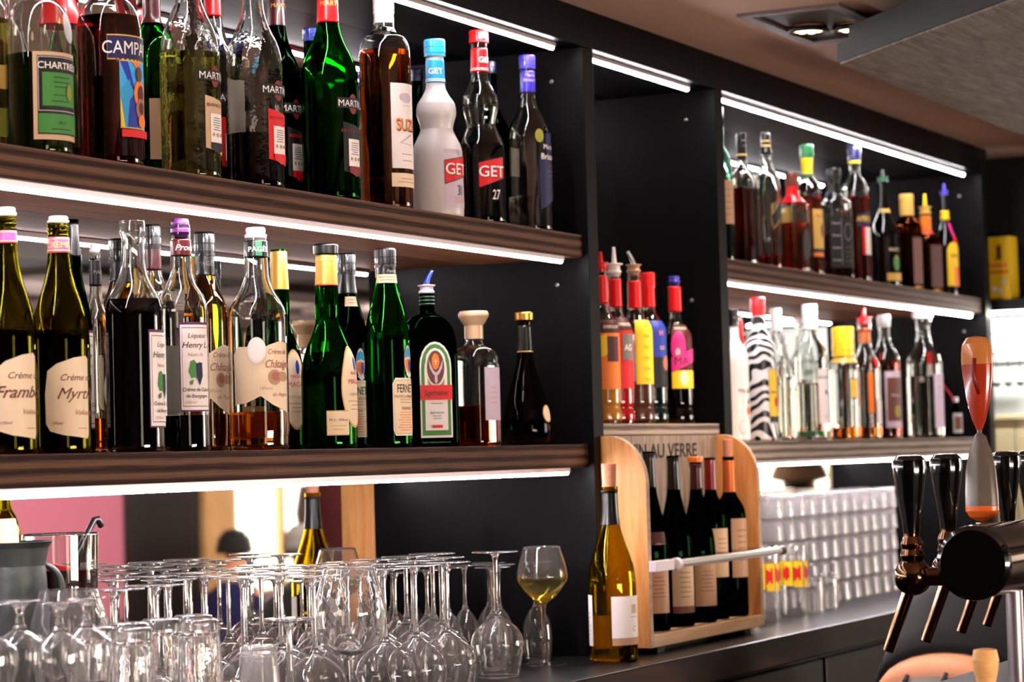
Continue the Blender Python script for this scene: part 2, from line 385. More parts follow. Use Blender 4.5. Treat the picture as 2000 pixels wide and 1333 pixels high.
# yellow carton with a hole on the black shelf of the return unit
t = thing('yellow_carton', 'yellow carton with a cut-out hole on the black shelf at the right end', 'carton', (xr - .09, F + .015, EYE + .3855), -.10)
ym = M('yellow_card', (.98, .80, .12), .45)
b = MB()
b.box(-.03, .03, -.06, .01, 0, .11); b.box(-.03, .03, -.06, -.037, .11, .15); b.box(-.03, .03, -.012, .01, .11, .15); b.box(-.03, .03, -.06, .01, .15, .172)
b.box(-.0310, -.0301, -.055, .005, .074, .079, 1)
for (y, z) in ((-.042, .05), (-.012, .032), (-.030, .026)): b.lathe([(0, 0), (.009, 0), (.007, .001), (0, .001)], 12, 2, (-.0300, y, z), (-1, 0, 0))
for k in range(5): b.box(-.0310, -.0301, -.050 + k * .011, -.043 + k * .011, .088, .100, 3)
b.build('carton_body', [ym, M('red_print', (.85, .12, .10), .5), M('white_print', (.95, .9, .85), .5), M('salmon_print', (.93, .45, .28), .5)], t)
t = thing('orange_sachet', 'orange foil bag leaning behind the yellow carton', 'bag', (xr - .06, F + .06, EYE + .385), 0)
b = MB(); b.prism([(-.022, 0), (.055, .075), (.062, .14), (.04, .12), (-.022, .045)], 'YZ', -.03, .03); b.build('bag_body', M('orange_foil', (.80, .32, .08), .3, noise=.4, nscale=30), t, bevel=.006)
b = MB(); b.prism([(-.018, .03), (.01, .055), (.01, .075), (-.018, .05)], 'YZ', -.0312, -.0305); b.build('bag_print', M('silver_print', (.8, .75, .7), .25, metal=.6), t)
# canopy over the bar: recessed band and lower slab of weathered boards, one corner cut at 45 degrees
c0 = onZ(1636, 124, EYE + .70)
cw = wood('weathered_grey_board', (.40, .36, .34), (.62, .58, .54), (2, 14, 1), .7, 3, 5, .2)
poly = [(c0.x, c0.y), (c0.x - 1.25, c0.y - 1.22), (c0.x - 1.25, -.35), (6.55, -.35), (6.55, c0.y)]
def inset(P, d): return [(P[0][0] + d * .4, P[0][1] - d), (P[1][0] + d, P[1][1] - d * .4), (P[2][0] + d, P[2][1] + d), (P[3][0] - d, P[3][1] + d), (P[4][0] - d, P[4][1] - d)]
t = thing('bar_canopy', 'black-edged wooden canopy hanging from the ceiling over the bar', 'canopy', (0, 0, 0))
b = MB(); b.prism(poly, 'XY', EYE + .702, EYE + .738); b.build('edge_band', black2, t)
b = MB(); b.prism(inset(poly, .02), 'XY', EYE + .738, CEIL - .016); b.build('upper_band', M('black_recess_band', (.05, .048, .052), .6), t)
for hx_, hy_ in ((c0.x + .9, c0.y - .2), (c0.x + 2.2, c0.y - .2), (c0.x + .9, .2), (c0.x + 2.2, .2)):
    b = MB(); b.tube((hx_, hy_, CEIL - .018), (hx_, hy_, CEIL), .012, 12); b.build('hanger', black2, t)
ang = math.atan2(ray(2000, 108).y, 1)
P = inset(poly, .004)
b = MB(); b.prism([P[0], P[1], P[2], (P[3][0], P[3][1]), (P[3][0], 1.10), ], 'XY', EYE + .698, EYE + .702); 
b.build('soffit_board', cw, t)
b = MB(); b.prism([(P[0][0] + .01, P[0][1]), (P[3][0], 1.103), (P[4][0], P[4][1])], 'XY', EYE + .698, EYE + .702); b.build('soffit_board', cw, t)
# square recessed downlight in the salmon ceiling
q = [onZ(x, y, CEIL) for x, y in ((1438, 27), (1640, 5), (1682, 25), (1562, 83))]
dcx = sum((q[0].x, q[1].x)) / 2 + .05; dcy = (q[0].y + q[3].y) / 2 - .02
xa_ = q[0].x; ya_ = q[0].y; hx = .5 * abs(q[3].x - q[0].x); hy = .5 * abs(q[0].y - q[1].y)
print('downlight', [tuple(round(c, 3) for c in p) for p in q])
t = thing('recessed_downlight', 'square black twin downlight set into the salmon ceiling', 'ceiling light', (q[0].x + hx, q[0].y - hy, CEIL))
dk = M('black_recess', (.04, .04, .045), .5); fr = M('grey_bezel', (.42, .37, .36), .5)
b = MB(); g = .022
b.box(-hx, hx, -hy, -hy + g, -.006, 0); b.box(-hx, hx, hy - g, hy, -.006, 0); b.box(-hx, -hx + g, -hy + g, hy - g, -.006, 0); b.box(hx - g, hx, -hy + g, hy - g, -.006, 0)
b.build('bezel', fr, t)
b = MB(); b.box(-hx + g, hx - g, -hy + g, hy - g, -.002, .0); b.build('recess_plate', dk, t)
for k, (lx, ly) in enumerate(((hx * .28, -hy * .42), (hx * .1, hy * .35))):
    b = MB(); b.lathe([(.036, -.003), (.040, -.010), (.034, -.0135), (.032, -.010), (.030, -.003)], 28, 0, (lx, ly, 0), close=True); ring = b.build('lamp_ring', dk, t)
    b = MB(); b.lathe([(0, -.007), (.031, -.008), (.031, -.004), (0, -.003)], 28, 0, (lx, ly, 0)); 
    for a in range(7):
        an = a * 2 * PI / 6; rr = .018 if a < 6 else 0
        b.lathe([(0, -.012), (.006, -.0105), (.0075, -.0075)], 12, 1, (lx + rr * math.cos(an), ly + rr * math.sin(an), 0))
    b.build('bulb', [M('bulb_face', (1, .62, .42), .4, emit=2.2), M('bulb_lens', (1, .93, .75), .3, emit=9)], ring)
    sp = bpy.data.lights.new('downlight_beam', 'SPOT'); sp.energy = 22; sp.spot_size = 1.7; sp.spot_blend = .8; sp.color = (1, .78, .58); sp.shadow_soft_size = .03
    so = bpy.data.objects.new('downlight_beam', sp); COL.objects.link(so); so.location = (q[0].x + hx + lx, q[0].y - hy + ly, CEIL - .03)
# ------------------------------------------------------------------ bottles
def pchip(P):
    """monotone cubic through (z, r) points -> function r(z)"""
    n = len(P); z = [p[0] for p in P]; r = [p[1] for p in P]
    h = [z[i + 1] - z[i] for i in range(n - 1)]; d = [(r[i + 1] - r[i]) / h[i] for i in range(n - 1)]
    m = [d[0]] + [0 if d[i - 1] * d[i] <= 0 else 3 * (h[i - 1] + h[i]) / ((2 * h[i] + h[i - 1]) / d[i - 1] + (h[i] + 2 * h[i - 1]) / d[i]) for i in range(1, n - 1)] + [d[-1]]
    def f(x):
        if x <= z[0]: return r[0]
        if x >= z[-1]: return r[-1]
        i = 0
        while x > z[i + 1]: i += 1
        t = (x - z[i]) / h[i]
        return (2 * t**3 - 3 * t**2 + 1) * r[i] + (t**3 - 2 * t**2 + t) * h[i] * m[i] + (-2 * t**3 + 3 * t**2) * r[i + 1] + (t**3 - t**2) * h[i] * m[i + 1]
    return f
PR = {
 'martini': [(0, 1), (.53, 1), (.58, .97), (.64, .84), (.70, .62), (.76, .44), (.82, .37), (.95, .35), (.955, .40), (1, .40)],
 'dome': [(0, 1), (.42, 1), (.49, .98), (.55, .88), (.595, .70), (.62, .45), (.66, .37), (1, .34)],
 'campari': [(0, 1), (.52, 1), (.58, .96), (.64, .82), (.68, .58), (.72, .40), (.78, .36), (1, .34)],
 'burg': [(0, 1), (.50, 1), (.57, .93), (.66, .74), (.74, .53), (.82, .40), (.90, .36), (.97, .34), (1, .37)],
 'wine': [(0, 1), (.44, 1), (.52, .95), (.60, .80), (.70, .55), (.78, .40), (.88, .33), (.97, .31), (.975, .35), (1, .35)],
 'bordeaux': [(0, 1), (.60, 1), (.66, .95), (.71, .75), (.75, .50), (.79, .38), (.97, .35), (1, .37)],
 'henry': [(0, 1), (.61, 1), (.66, .92), (.71, .72), (.76, .52), (.82, .42), (.93, .38), (.94, .46), (1, .45)],
 'cassis': [(0, 1), (.60, 1), (.65, .96), (.70, .78), (.74, .56), (.80, .42), (.97, .38), (1, .38)],
 'chat': [(0, .98), (.06, .98), (.08, 1), (.61, 1), (.66, .95), (.71, .76), (.76, .55), (.82, .42), (1, .37)],
 'magie': [(0, 1), (.36, 1), (.44, .95), (.52, .78), (.60, .54), (.66, .43), (.74, .44), (.80, .42), (.9, .38), (1, .36)],
 'fernet': [(0, 1), (.54, 1), (.61, .94), (.70, .74), (.80, .50), (.86, .43), (1, .40)],
 'jager': [(0, 1), (.56, 1), (.68, .97), (.77, .86), (.845, .60), (.865, .34), (.90, .27), (1, .26)],
 'whisky': [(0, 1), (.72, 1), (.82, .96), (.90, .76), (.94, .46), (1, .38)],
 'cognac': [(0, .74), (.05, .95), (.14, 1), (.28, .92), (.42, .72), (.54, .52), (.64, .38), (.76, .30), (.97, .27), (1, .32)],
 'get': [(0, 1), (.36, 1), (.42, .96), (.49, .76), (.535, .64), (.58, .70), (.63, .79), (.68, .76), (.74, .52), (.79, .38), (1, .34)],
 'brizard': [(0, 1), (.56, .97), (.61, .90), (.67, .66), (.73, .44), (.80, .35), (1, .32)],
 'suze': [(0, 1), (.71, 1), (.76, .97), (.80, .80), (.83, .48), (.87, .38), (1, .35)],
 'smir': [(0, 1.0), (.07, 1.04), (.11, .94), (.14, 1.0), (.60, 1.0), (.64, .94), (.69, .68), (.73, .46), (.78, .40), (1, .38)],
 'square': [(0, 1), (.62, 1), (.68, .94), (.74, .62), (.79, .42), (1, .38)],
 'swan': [(0, 1), (.58, 1), (.64, .97), (.70, .80), (.75, .50), (.79, .38), (.90, .44), (1, .36)],
 'malt': [(0, 1), (.55, 1), (.66, .93), (.72, .62), (.77, .38), (.84, .44), (.90, .34), (1, .34)],
 'kahlua': [(0, 1), (.48, 1), (.56, .86), (.66, .55), (.76, .36), (.90, .32), (1, .32)],
}
G = {
 'clear': glass('clear_glass', (.97, .98, .97)), 'green': glass('green_glass', (.10, .52, .10)), 'olive': glass('olive_glass', (.50, .47, .07)),
 'dark': glass('dark_green_glass', (.012, .045, .016)), 'yellowgreen': glass('yellow_green_glass', (.74, .66, .10)),
 'paleg': glass('pale_green_glass', (.75, .93, .86)), 'amberg': glass('amber_glass', (.55, .25, .06)),
 'black': M('black_glass', (.015, .015, .015), .06, coat=.3), 'frost': M('frosted_white_glass', (.90, .87, .87), .32, trans=.25), 'white': M('white_ceramic_glass', (.93, .92, .92), .25),
 'red': glass('ruby_glass', (.6, .03, .03)),
 'emboss': glass('embossed_clear_glass', (.96, .97, .96), bump=.5, bscale=70),
}
zb = bpy.data.materials.new('zebra_sleeve'); zb.use_nodes = True; nt = zb.node_tree
wv = nt.nodes.new('ShaderNodeTexWave'); wv.wave_type = 'BANDS'; wv.bands_direction = 'DIAGONAL'; wv.inputs['Scale'].default_value = 24; wv.inputs['Distortion'].default_value = 9; wv.inputs['Detail'].default_value = 1; wv.inputs['Detail Scale'].default_value = .7
cr = nt.nodes.new('ShaderNodeValToRGB'); cr.color_ramp.interpolation = 'CONSTANT'; cr.color_ramp.elements[0].color = (.01, .01, .012, 1); cr.color_ramp.elements[1].color = (.85, .83, .85, 1); cr.color_ramp.elements[1].position = .48
tc = nt.nodes.new('ShaderNodeTexCoord'); nt.links.new(tc.outputs['Object'], wv.inputs['Vector']); nt.links.new(wv.outputs['Color'], cr.inputs[0]); nt.links.new(cr.outputs[0], nt.nodes['Principled BSDF'].inputs['Base Color']); nt.nodes['Principled BSDF'].inputs['Roughness'].default_value = .25
G['zebra'] = zb
def liq(name, rgb, ior=1.34): return glass('liquid_' + name, rgb, ior=ior)
LQ = {
 'chartreuse': liq('herb_green', (.20, .30, .03)), 'campari': liq('deep_red', (.42, .006, .010)), 'bianco': liq('pale_straw', (.86, .88, .42)),
 'rosato': liq('dark_ruby', (.12, .004, .008)), 'black': M('liquid_nearly_black', (.02, .014, .018), .5, spec=0.0), 'suze': liq('amber', (.62, .26, .03)),
 'water': liq('clear', (.95, .95, .93)), 'chat': liq('orange_amber', (.90, .48, .08)), 'green': M('liquid_dark_green', (.02, .07, .03), .5, spec=0.0),
 'whisky': liq('whisky', (.75, .24, .03)), 'darkw': liq('dark_whisky', (.42, .09, .015)), 'aperol': liq('orange_red', (.72, .10, .01)),
 'yellow': M('liquid_yellow_fruit', (.86, .60, .16), .2), 'redf': M('liquid_red_fruit', (.80, .07, .10), .2), 'orangef': M('liquid_orange_fruit', (.88, .42, .16), .2), 'brown': M('liquid_brown', (.42, .24, .20), .2), 'teal': M('liquid_dark_teal', (.02, .12, .14), .15),
 'wine': liq('white_wine', (.95, .90, .45)),
}
def paper(name, rgb, rough=.55): return M('paper_' + name, rgb, rough)
CLR = dict(white=(.95, .91, .90), cream=(.93, .83, .70), black=(.03, .03, .035), red=(.86, .07, .09), dred=(.50, .04, .06), blue=(.10, .20, .62), navy=(.06, .08, .28), gold=(.85, .68, .32), lgreen=(.24, .52, .20),
           green=(.10, .38, .22), purple=(.34, .14, .36), yellow=(.97, .80, .12), orange=(.95, .48, .12), sky=(.20, .66, .92), pink=(.86, .30, .56), grey=(.45, .43, .42), brown=(.42, .22, .16), olive=(.55, .55, .18), beige=(.80, .66, .52),
           tan=(.72, .55, .42), dgreen=(.05, .18, .12), silver=(.70, .70, .72), magenta=(.86, .16, .52), maroon=(.28, .05, .06), lilac=(.80, .72, .80), capblue=(.15, .60, .80), violet=(.20, .16, .62), lbrown=(.66, .40, .32))
def pc(n): return paper(n, CLR[n])
def plastic(n, metal=0.0): return M('cap_' + n, CLR[n], .3, metal=metal, coat=.2)

class Bottle:
    def __init__(s, name, label, cat, cx, wpx, ytop, Y, z0, prof, g, H=None, gh=1.0, phi=50, sq=0, flat=1.0, group=None, thick=.0022):
        p = onY(cx, 800, Y); s.Zd = depth(p)
        s.r = wpx / 2 / FPX * s.Zd
        if H is None: H = onY(cx, ytop, Y).z - z0
        ymid = 893 - (z0 + H * .35 - EYE) * FPX / s.Zd - .0275 * (cx - 1000)
        p = onY(cx, ymid, Y)
        s.H = H; s.gh = gh * H; s.rf = pchip(PR[prof]); s.sq = sq; s.flat = flat
        d = Vector((-p.x, -p.y, 0)).normalized(); rr = Vector((-d.y, d.x, 0)); 
        if rr.dot(_r0) < 0: rr = -rr
        ph = math.radians(phi); n = d * math.cos(ph) + rr * math.sin(ph)
        s.t = thing(name, label, cat, (p.x, Y, z0), math.atan2(n.x, -n.y), group)
        s.zs = z0; s.X = p.x
        s._glass(G[g] if isinstance(g, str) else g, thick, solid=g in ('black', 'frost', 'white', 'zebra'))
    def R(s, z): return s.rf(z / s.gh) * s.r
    def cs(s, r, a):
        """cross section, square or flattened in the body, round at the neck"""
        c, q = math.cos(a), math.sin(a)
        if s.sq or s.flat != 1:
            k = min(1, max(0, (r / s.r - .42) / .4)); k = k * k * (3 - 2 * k)
            f = (abs(c) ** s.sq + abs(q) ** s.sq) ** (-1 / s.sq) if s.sq else 1
            m = 1 + (f - 1) * k; fl = 1 + (s.flat - 1) * k
            return r * c * m, r * q * m * fl
        return r * c, r * q
    def prof(s, off, z0, z1, n=44):
        P = []
        for i in range(n + 1):
            z = z0 + (z1 - z0) * i / n; P.append((max(.002, s.R(z) - off), z))
        return P
    def _glass(s, m, th, solid):
        b = MB(); fn = lambda r, z, a: s.cs(r, a); seg = 40
        o = s.prof(0, .006, s.gh); out = [(0, .003), (s.R(0) * .72, .003), (s.R(0) * .80, .0), (s.R(0) * .92, .0005), (s.R(.003) * .985, .003)] + o
        if solid: b.lathe(out + [(o[-1][0] * .7, s.gh), (0, s.gh)], seg, 0, fn=fn)
        else:
            inn = list(reversed(s.prof(th, .008, s.gh)))
            b.lathe(out + inn + [(s.R(0) * .75, .0065), (0, .0085)], seg, 0, fn=fn)
        b.build('glass_body', m, s.t); s.th = th
    def liquid(s, kind, lv):
        """lv: surface height as a fraction of the whole height"""
        z1 = lv * s.H; P = s.prof(s.th - .0004, .0070, z1, 30); b = MB()
        b.lathe([(0, .0070)] + P + [(0, z1)], 40, 0, fn=lambda r, z, a: s.cs(r, a)); b.build('liquid', LQ[kind], s.t); return s
    def sleeve(s, z0, z1, mats, name='neck_band', off=.0007, text=None, tmat='white', tsize=.006, tphi=0, rings=(), top=False, bold=.01, shear=0, tz=.5):
        """thin sleeve following the glass between fractions z0 and z1 of the whole height"""
        a, e = z0 * s.H, z1 * s.H; P = [(s.R(z) + off, z) for z in [a + (e - a) * i / 14 for i in range(15)]]
        b = MB()
        if top: b.lathe([(s.R(a), a)] + P + [(s.R(e) * .6, e + .0008), (0, e + .0008)], 32, 0, fn=lambda r, z, g_: s.cs(r, g_))
        else: b.lathe([(s.R(a) - .0002, a)] + P + [(s.R(e) - .0002, e)], 32, 0, fn=lambda r, z, g_: s.cs(r, g_))
        ms = [mats if not isinstance(mats, str) else plastic(mats)]
        for (q0, q1, cn) in rings:
            u, v = a + (e - a) * q0, a + (e - a) * q1; b.lathe([(s.R(u) + off, u), (s.R(u) + off + .0004, u), (s.R(v) + off + .0004, v), (s.R(v) + off, v)], 32, len(ms)); ms.append(pc(cn))
        if text: s._wrap(b, [(text, 0, (a + (e - a) * tz) / s.H, tsize, len(ms), bold, shear, 1.0)], off + .0006, tphi); ms.append(pc(tmat))
        b.build(name, ms, s.t); return s
    def screw(s, col, z0, z1=1.0, k=1.12, metal=0.0, name='screw_cap', knurl=True, ring=None):
        """screw cap with knurled skirt between fractions of H"""
        a, e = z0 * s.H, z1 * s.H; r = s.R(min(a, s.gh)) * k; b = MB(); m = plastic(col, metal); n = 48
        def fn(rr, z, g_):
            q = 1 + (.018 if knurl and a + (e - a) * .08 < z < a + (e - a) * .93 and int(g_ * n / 2 / PI + .5) % 2 else 0); return rr * q * math.cos(g_), rr * q * math.sin(g_)
        L = e - a
        P = [(r * .86, a), (r, a), (r, a + L * .12), (r * .95, a + L * .14), (r * .95, a + L * .18), (r, a + L * .20), (r, a + L * .48), (r * .96, a + L * .50), (r * .96, a + L * .53), (r, a + L * .55), (r, a + L * .92), (r * .95, a + L), (0, a + L)]
        b.lathe(P, n, 0, fn=fn, smooth=False); ms = [m]
        if ring: b.lathe([(r * 1.0, a), (r * 1.03, a), (r * 1.03, a + L * .1), (r, a + L * .1)], 32, 1); ms.append(pc(ring))
        b.build(name, ms, s.t); return s
    def threads(s, z0, z1, col):
        a, e = z0 * s.H, z1 * s.H; b = MB(); n = 3
        for i in range(n):
            z = a + (e - a) * (i + .2) / n; h = (e - a) / n * .55; r = s.R(z); b.lathe([(r, z), (r * 1.09, z + h * .3), (r * 1.09, z + h * .7), (r, z + h)], 28, 0)
        b.build('screw_thread', col, s.t); return s
    def plug(s, col, z0, z1=1.0, kind='plug', neck=None):
        a, e = z0 * s.H, z1 * s.H; L = e - a; r = s.R(min(a, s.gh)); b = MB()
        m = plastic(col) if isinstance(col, str) else col
        if kind == 'plug': P = [(r * .7, a - .004), (r * .8, a), (r * 1.0, a + L * .15), (r * 1.02, a + L * .4), (r * .86, a + L * .5), (r * .92, a + L * .8), (r * .84, e), (r * .5, e), (r * .45, e - L * .25), (0, e - L * .25)]
        elif kind == 'cork': P = [(r * .78, a - .012), (r * .80, a), (r * .90, e - .001), (r * .86, e), (0, e)]
        elif kind == 'mushroom': P = [(r * .8, a), (r * 1.08, a + L * .02), (r * 1.08, a + L * .50), (r * 1.35, a + L * .60), (r * 1.75, a + L * .82), (r * 1.78, a + L * .90), (r * 1.6, e), (0, e)]
        elif kind == 'flat': P = [(r * .9, a), (r * 1.25, a + L * .02), (r * 1.3, a + L * .85), (r * 1.2, e), (0, e)]
        b.lathe(P, 32, 0); b.build('stopper' if kind != 'cork' else 'cork', m, s.t); return s
    def pourer(s, col, z0, z1=1.0, collar='white', bend=0.0, tipcol=None, spread=1.0):
        """speed pourer: plug collar plus slanted spout"""
        a, e = z0 * s.H, z1 * s.H; L = e - a; r = s.R(min(a, s.gh)); b = MB()
        b.lathe([(r * .8, a - .006), (r * .84, a), (r * 1.12, a + L * .02), (r * 1.12, a + L * .10), (r * .95, a + L * .14), (r * .95, a + L * .30), (r * 1.25 * spread, a + L * .33), (r * 1.25 * spread, a + L * .37), (r * .45, a + L * .40), (0, a + L * .40)], 24, 0)
        b.build('pourer_collar', plastic(collar), s.t)
        b = MB(); q = []
        for i in range(9):
            u = i / 8; q.append((bend * L * (u ** 1.5), 0, a + L * (.38 + .62 * u)))
        b.sweep(q, [r * .42 - r * .18 * i / 8 for i in range(9)], 12); b.build('pourer_spout', plastic(col, .0 if col != 'silver' else 1.0), s.t); return s
    def _pos(s, u, z, off):
        R = s.R(z) + off
        if s.sq and R > s.r * .8:
            # flat face: u is a straight distance
            x = max(-R * .985, min(R * .985, u)); fr = R * s.flat + 0; y = fr * max(0.0, 1 - abs(x / R) ** s.sq) ** (1 / s.sq); return (x, -y - off * .5, z)
        a = u / s.r; return (R * math.sin(a), -R * math.cos(a), z)
    def _wrap2(s, b, V, Fc, mi, off, phi=0.0):
        bm = bmesh.new(); vs = [bm.verts.new((x, y, 0)) for x, y in V]
        for f in Fc:
            try: bm.faces.new([vs[i] for i in f])
            except ValueError: pass
        xs = [v[0] for v in V]; ys = [v[1] for v in V]
        st = s.r * .16; k = math.floor(min(xs) / st) + 1
        while k * st < max(xs):
            bmesh.ops.bisect_plane(bm, geom=bm.verts[:] + bm.edges[:] + bm.faces[:], plane_co=(k * st, 0, 0), plane_no=(1, 0, 0)); k += 1
        if max(ys) > s.gh * .4 or max(ys) - min(ys) > s.gh * .3:
            hz = s.gh * .02; k = math.floor(min(ys) / hz) + 1
            if (max(ys) - min(ys)) > hz * 1.5 and abs(s.R(max(ys)) - s.R(min(ys))) > s.r * .03:
                while k * hz < max(ys):
                    bmesh.ops.bisect_plane(bm, geom=bm.verts[:] + bm.edges[:] + bm.faces[:], plane_co=(0, k * hz, 0), plane_no=(0, 1, 0)); k += 1
        bm.verts.index_update()
        sh = s.r * phi
        b.add([s._pos(v.co.x + sh, v.co.y, off) for v in bm.verts], [tuple(v.index for v in f.verts) for f in bm.faces], mi, True); bm.free()
    def _wrap(s, b, texts, off, phi=0.0):
        for (t, u, v, size, mi, bold, shear, sx) in texts:
            if not t.strip(): continue
            V, Fc = text2d(t, size, bold, shear, sx); k = s.r / s.R(v * s.H) if not s.sq else 1
            s._wrap2(b, [((x) * k + u * s.r, y + v * s.H) for x, y in V], Fc, mi, off, phi)
    def label(s, items, phi=0.0, name='label', sub=None, off=.0006, dv=0.0, kv=1.0, du=0.0):
        """items, back to front: ('r',u0,u1,v0,v1,col) ('e',u,v,ru,rv,col) ('p',[(u,v)..],col) ('t',text,u,v,size_mm,col[,bold[,shear[,sx]]]) ('l',u0,u1,v0,v1,n,col) lines of small print
        u in bottle radii along the surface, v as a fraction of the height"""
        b = MB(); ms = []; idx = {}
        W = lambda v: v * kv + dv
        def T(it):
            k = it[0]; it = list(it)
            if k == 'r': it[1] += du; it[2] += du; it[3], it[4] = W(it[3]), W(it[4])
            elif k == 'l': it[1] += du; it[2] += du; it[3], it[4] = W(it[3]), W(it[4])
            elif k == 'e': it[1] += du; it[2] = W(it[2]); it[4] *= kv
            elif k == 'p': it[1] = [(u + du, W(v)) for u, v in it[1]]
            elif k == 't': it[2] += du; it[3] = W(it[3])
            return it
        items = [T(i) for i in items]
        def mi(c):
            if c not in idx: idx[c] = len(ms); ms.append(pc(c))
            return idx[c]
        r, H = s.r, s.H
        for n, it in enumerate(items):
            o = off + .00022 * n; k = it[0]
            if k == 'r': s._wrap2(b, [(it[1] * r, it[3] * H), (it[2] * r, it[3] * H), (it[2] * r, it[4] * H), (it[1] * r, it[4] * H)], [(0, 1, 2, 3)], mi(it[5]), o, phi)
            elif k == 'e':
                P = [(it[1] * r + it[3] * r * math.cos(a * PI / 14), it[2] * H + it[4] * H * math.sin(a * PI / 14)) for a in range(28)]; s._wrap2(b, P, [tuple(range(28))], mi(it[5]), o, phi)
            elif k == 'p': P = [(u * r, v * H) for u, v in it[1]]; s._wrap2(b, P, [tuple(range(len(P)))], mi(it[2]), o, phi)
            elif k == 't':
                s._wrap(b, [(it[1], it[2], it[3], it[4] / 1000, mi(it[5]), it[6] if len(it) > 6 else 0.0, it[7] if len(it) > 7 else 0.0, it[8] if len(it) > 8 else 1.0)], o, phi)
            elif k == 'l':
                rnd = random.Random(int(it[1] * 100 + it[3] * 1000 + it[5]))
                for q in range(it[5]):
                    v = it[4] - (it[4] - it[3]) * (q + .5) / it[5]; w_ = (it[2] - it[1]) / 2 * rnd.uniform(.6, 1); c_ = (it[1] + it[2]) / 2; h = .0018
                    s._wrap2(b, [((c_ - w_) * r, (v - h) * H), ((c_ + w_) * r, (v - h) * H), ((c_ + w_) * r, (v + h) * H), ((c_ - w_) * r, (v + h) * H)], [(0, 1, 2, 3)], mi(it[6]), o, phi)
        if sub: tag(b.build(name, ms, s.t, fix=False), sub)
        else: b.build(name, ms, s.t, fix=False)
        return s
    def back(s, v0, v1, w=.62, col='white'):
        b = MB(); ms = [pc(col), pc('grey')]; H, r = s.H, s.r
        s._wrap2(b, [(-w * r, v0 * H), (w * r, v0 * H), (w * r, v1 * H), (-w * r, v1 * H)], [(0, 1, 2, 3)], 0, .0006, PI)
        for k in range(12): s._wrap2(b, [(-w * .5 * r, (v0 + .04 + k * .009) * H), (w * .5 * r, (v0 + .04 + k * .009) * H), (w * .5 * r, (v0 + .044 + k * .009) * H), (-w * .5 * r, (v0 + .044 + k * .009) * H)], [(0, 1, 2, 3)], 1, .0010, PI)
        b.build('back_label', ms, s.t, fix=False); return s
YF = F + .050; YB = F + .136
def rect_arch(u0, u1, v0, v1, k=.25, n=10):
    """label outline with a round head"""
    P = [(u0, v0), (u1, v0), (u1, v1 - k * (v1 - v0))]
    for i in range(1, n): a = PI * i / n; P.append(((u0 + u1) / 2 + (u1 - u0) / 2 * math.cos(a), v1 - k * (v1 - v0) + k * (v1 - v0) * math.sin(a)))
    P.append((u0, v1 - k * (v1 - v0))); return P
# ================================================================== upper shelf, left bay
def B(*a, **k): return Bottle(*a, **k)
def martini_label(b, field, bar, inner='white', word=None, wcol='black', low=None, phi=0):
    b.label([('e', .05, .605, .22, .045, 'dred'), ('r', -.62, .72, .585, .632, 'black'), ('t', 'MARTINI', .05, .608, 9.8, 'white', .018)], name='crest_label', phi=phi, dv=-.180)
    it = [('p', [(-.42, .20), (.52, .16), (.55, .50), (-.42, .535)], field)]
    if word: it.append(('t', word, .03, .475, 4.6, wcol, .02, 0, 1.3))
    it += [('r', -.22, .42, .235, .42, inner), ('l', -.16, .36, .31, .40, 6, 'grey'), ('e', -.10, .285, .05, .013, 'tan'), ('e', .10, .285, .05, .013, 'tan'), ('e', .30, .285, .05, .013, 'tan')]
    it.append(('p', [(-.22, .235), (-.22, .195), (.1, .165), (.42, .19), (.42, .235)], low or field))
    b.label(it, name='label', phi=phi, dv=-.0045, kv=.653)
x = B('liqueur_bottle', 'green herbal liqueur bottle with a gold-edged green label, left on the upper shelf', 'bottle', 76, 131, 0, YF, S1T, 'dome', 'clear', H=.318, phi=38)
x.liquid('chartreuse', .395).screw('gold', .93).back(.06, .36, .5)
x.label([('r', -.85, .85, .055, .395, 'beige'), ('r', -.72, .74, .075, .38, 'black'), ('r', -.70, .72, .165, .376, 'lilac'), ('r', -.68, .70, .168, .373, 'black'), ('t', 'CHARTREUSE', .16, .343, 8.3, 'white', .03), ('r', -.58, .62, .185, .315, 'lgreen'), ('r', -.70, .72, .08, .155, 'lgreen'),
         ('l', -.4, .5, .25, .305, 3, 'dgreen'), ('l', -.3, .3, .22, .235, 1, 'dgreen'), ('l', -.4, .4, .195, .212, 1, 'dgreen'), ('e', .30, .24, .11, .030, 'olive'), ('t', '70 cl', 0, .12, 3.6, 'dgreen', .02), ('l', -.5, .5, .088, .102, 1, 'dgreen')])
x.label([('e', 0, .50, .30, .062, 'silver')], name='glass_seal', phi=.50)
x = B('liqueur_bottle', 'clear bottle with a yellow label, half cut off by the left edge of the picture', 'bottle', -32, 100, 0, YB, S1T, 'cassis', 'clear', H=.30, phi=40)
x.liquid('bianco', .60).screw('black', .9).label([('r', -.8, .8, .10, .22, 'olive'), ('r', -.8, .8, .30, .40, 'gold')])
x = B('vermouth_bottle', 'red-capped clear bottle standing behind the green herbal liqueur and the red aperitif', 'bottle', 122, 94, 0, YB, S1T, 'martini', 'clear', H=.325, phi=40)
x.liquid('rosato', .10).sleeve(.60, .93, 'red', name='capsule').screw('red', .93)
x = B('aperitif_bottle', 'bottle of deep red aperitif with a blue name band and a colourful picture label', 'bottle', 215, 129, 0, YF, S1T, 'campari', 'clear', H=.325, phi=46)
x.liquid('campari', .60).screw('red', .93).back(.04, .40, .35)
x.label([('r', -.80, .86, .445, .545, 'gold'), ('r', -.79, .85, .450, .540, 'navy'), ('t', 'CAMPARI', .03, .495, 16.5, 'white', .03, 0, .85)], name='name_band', phi=-.08, dv=-.03)
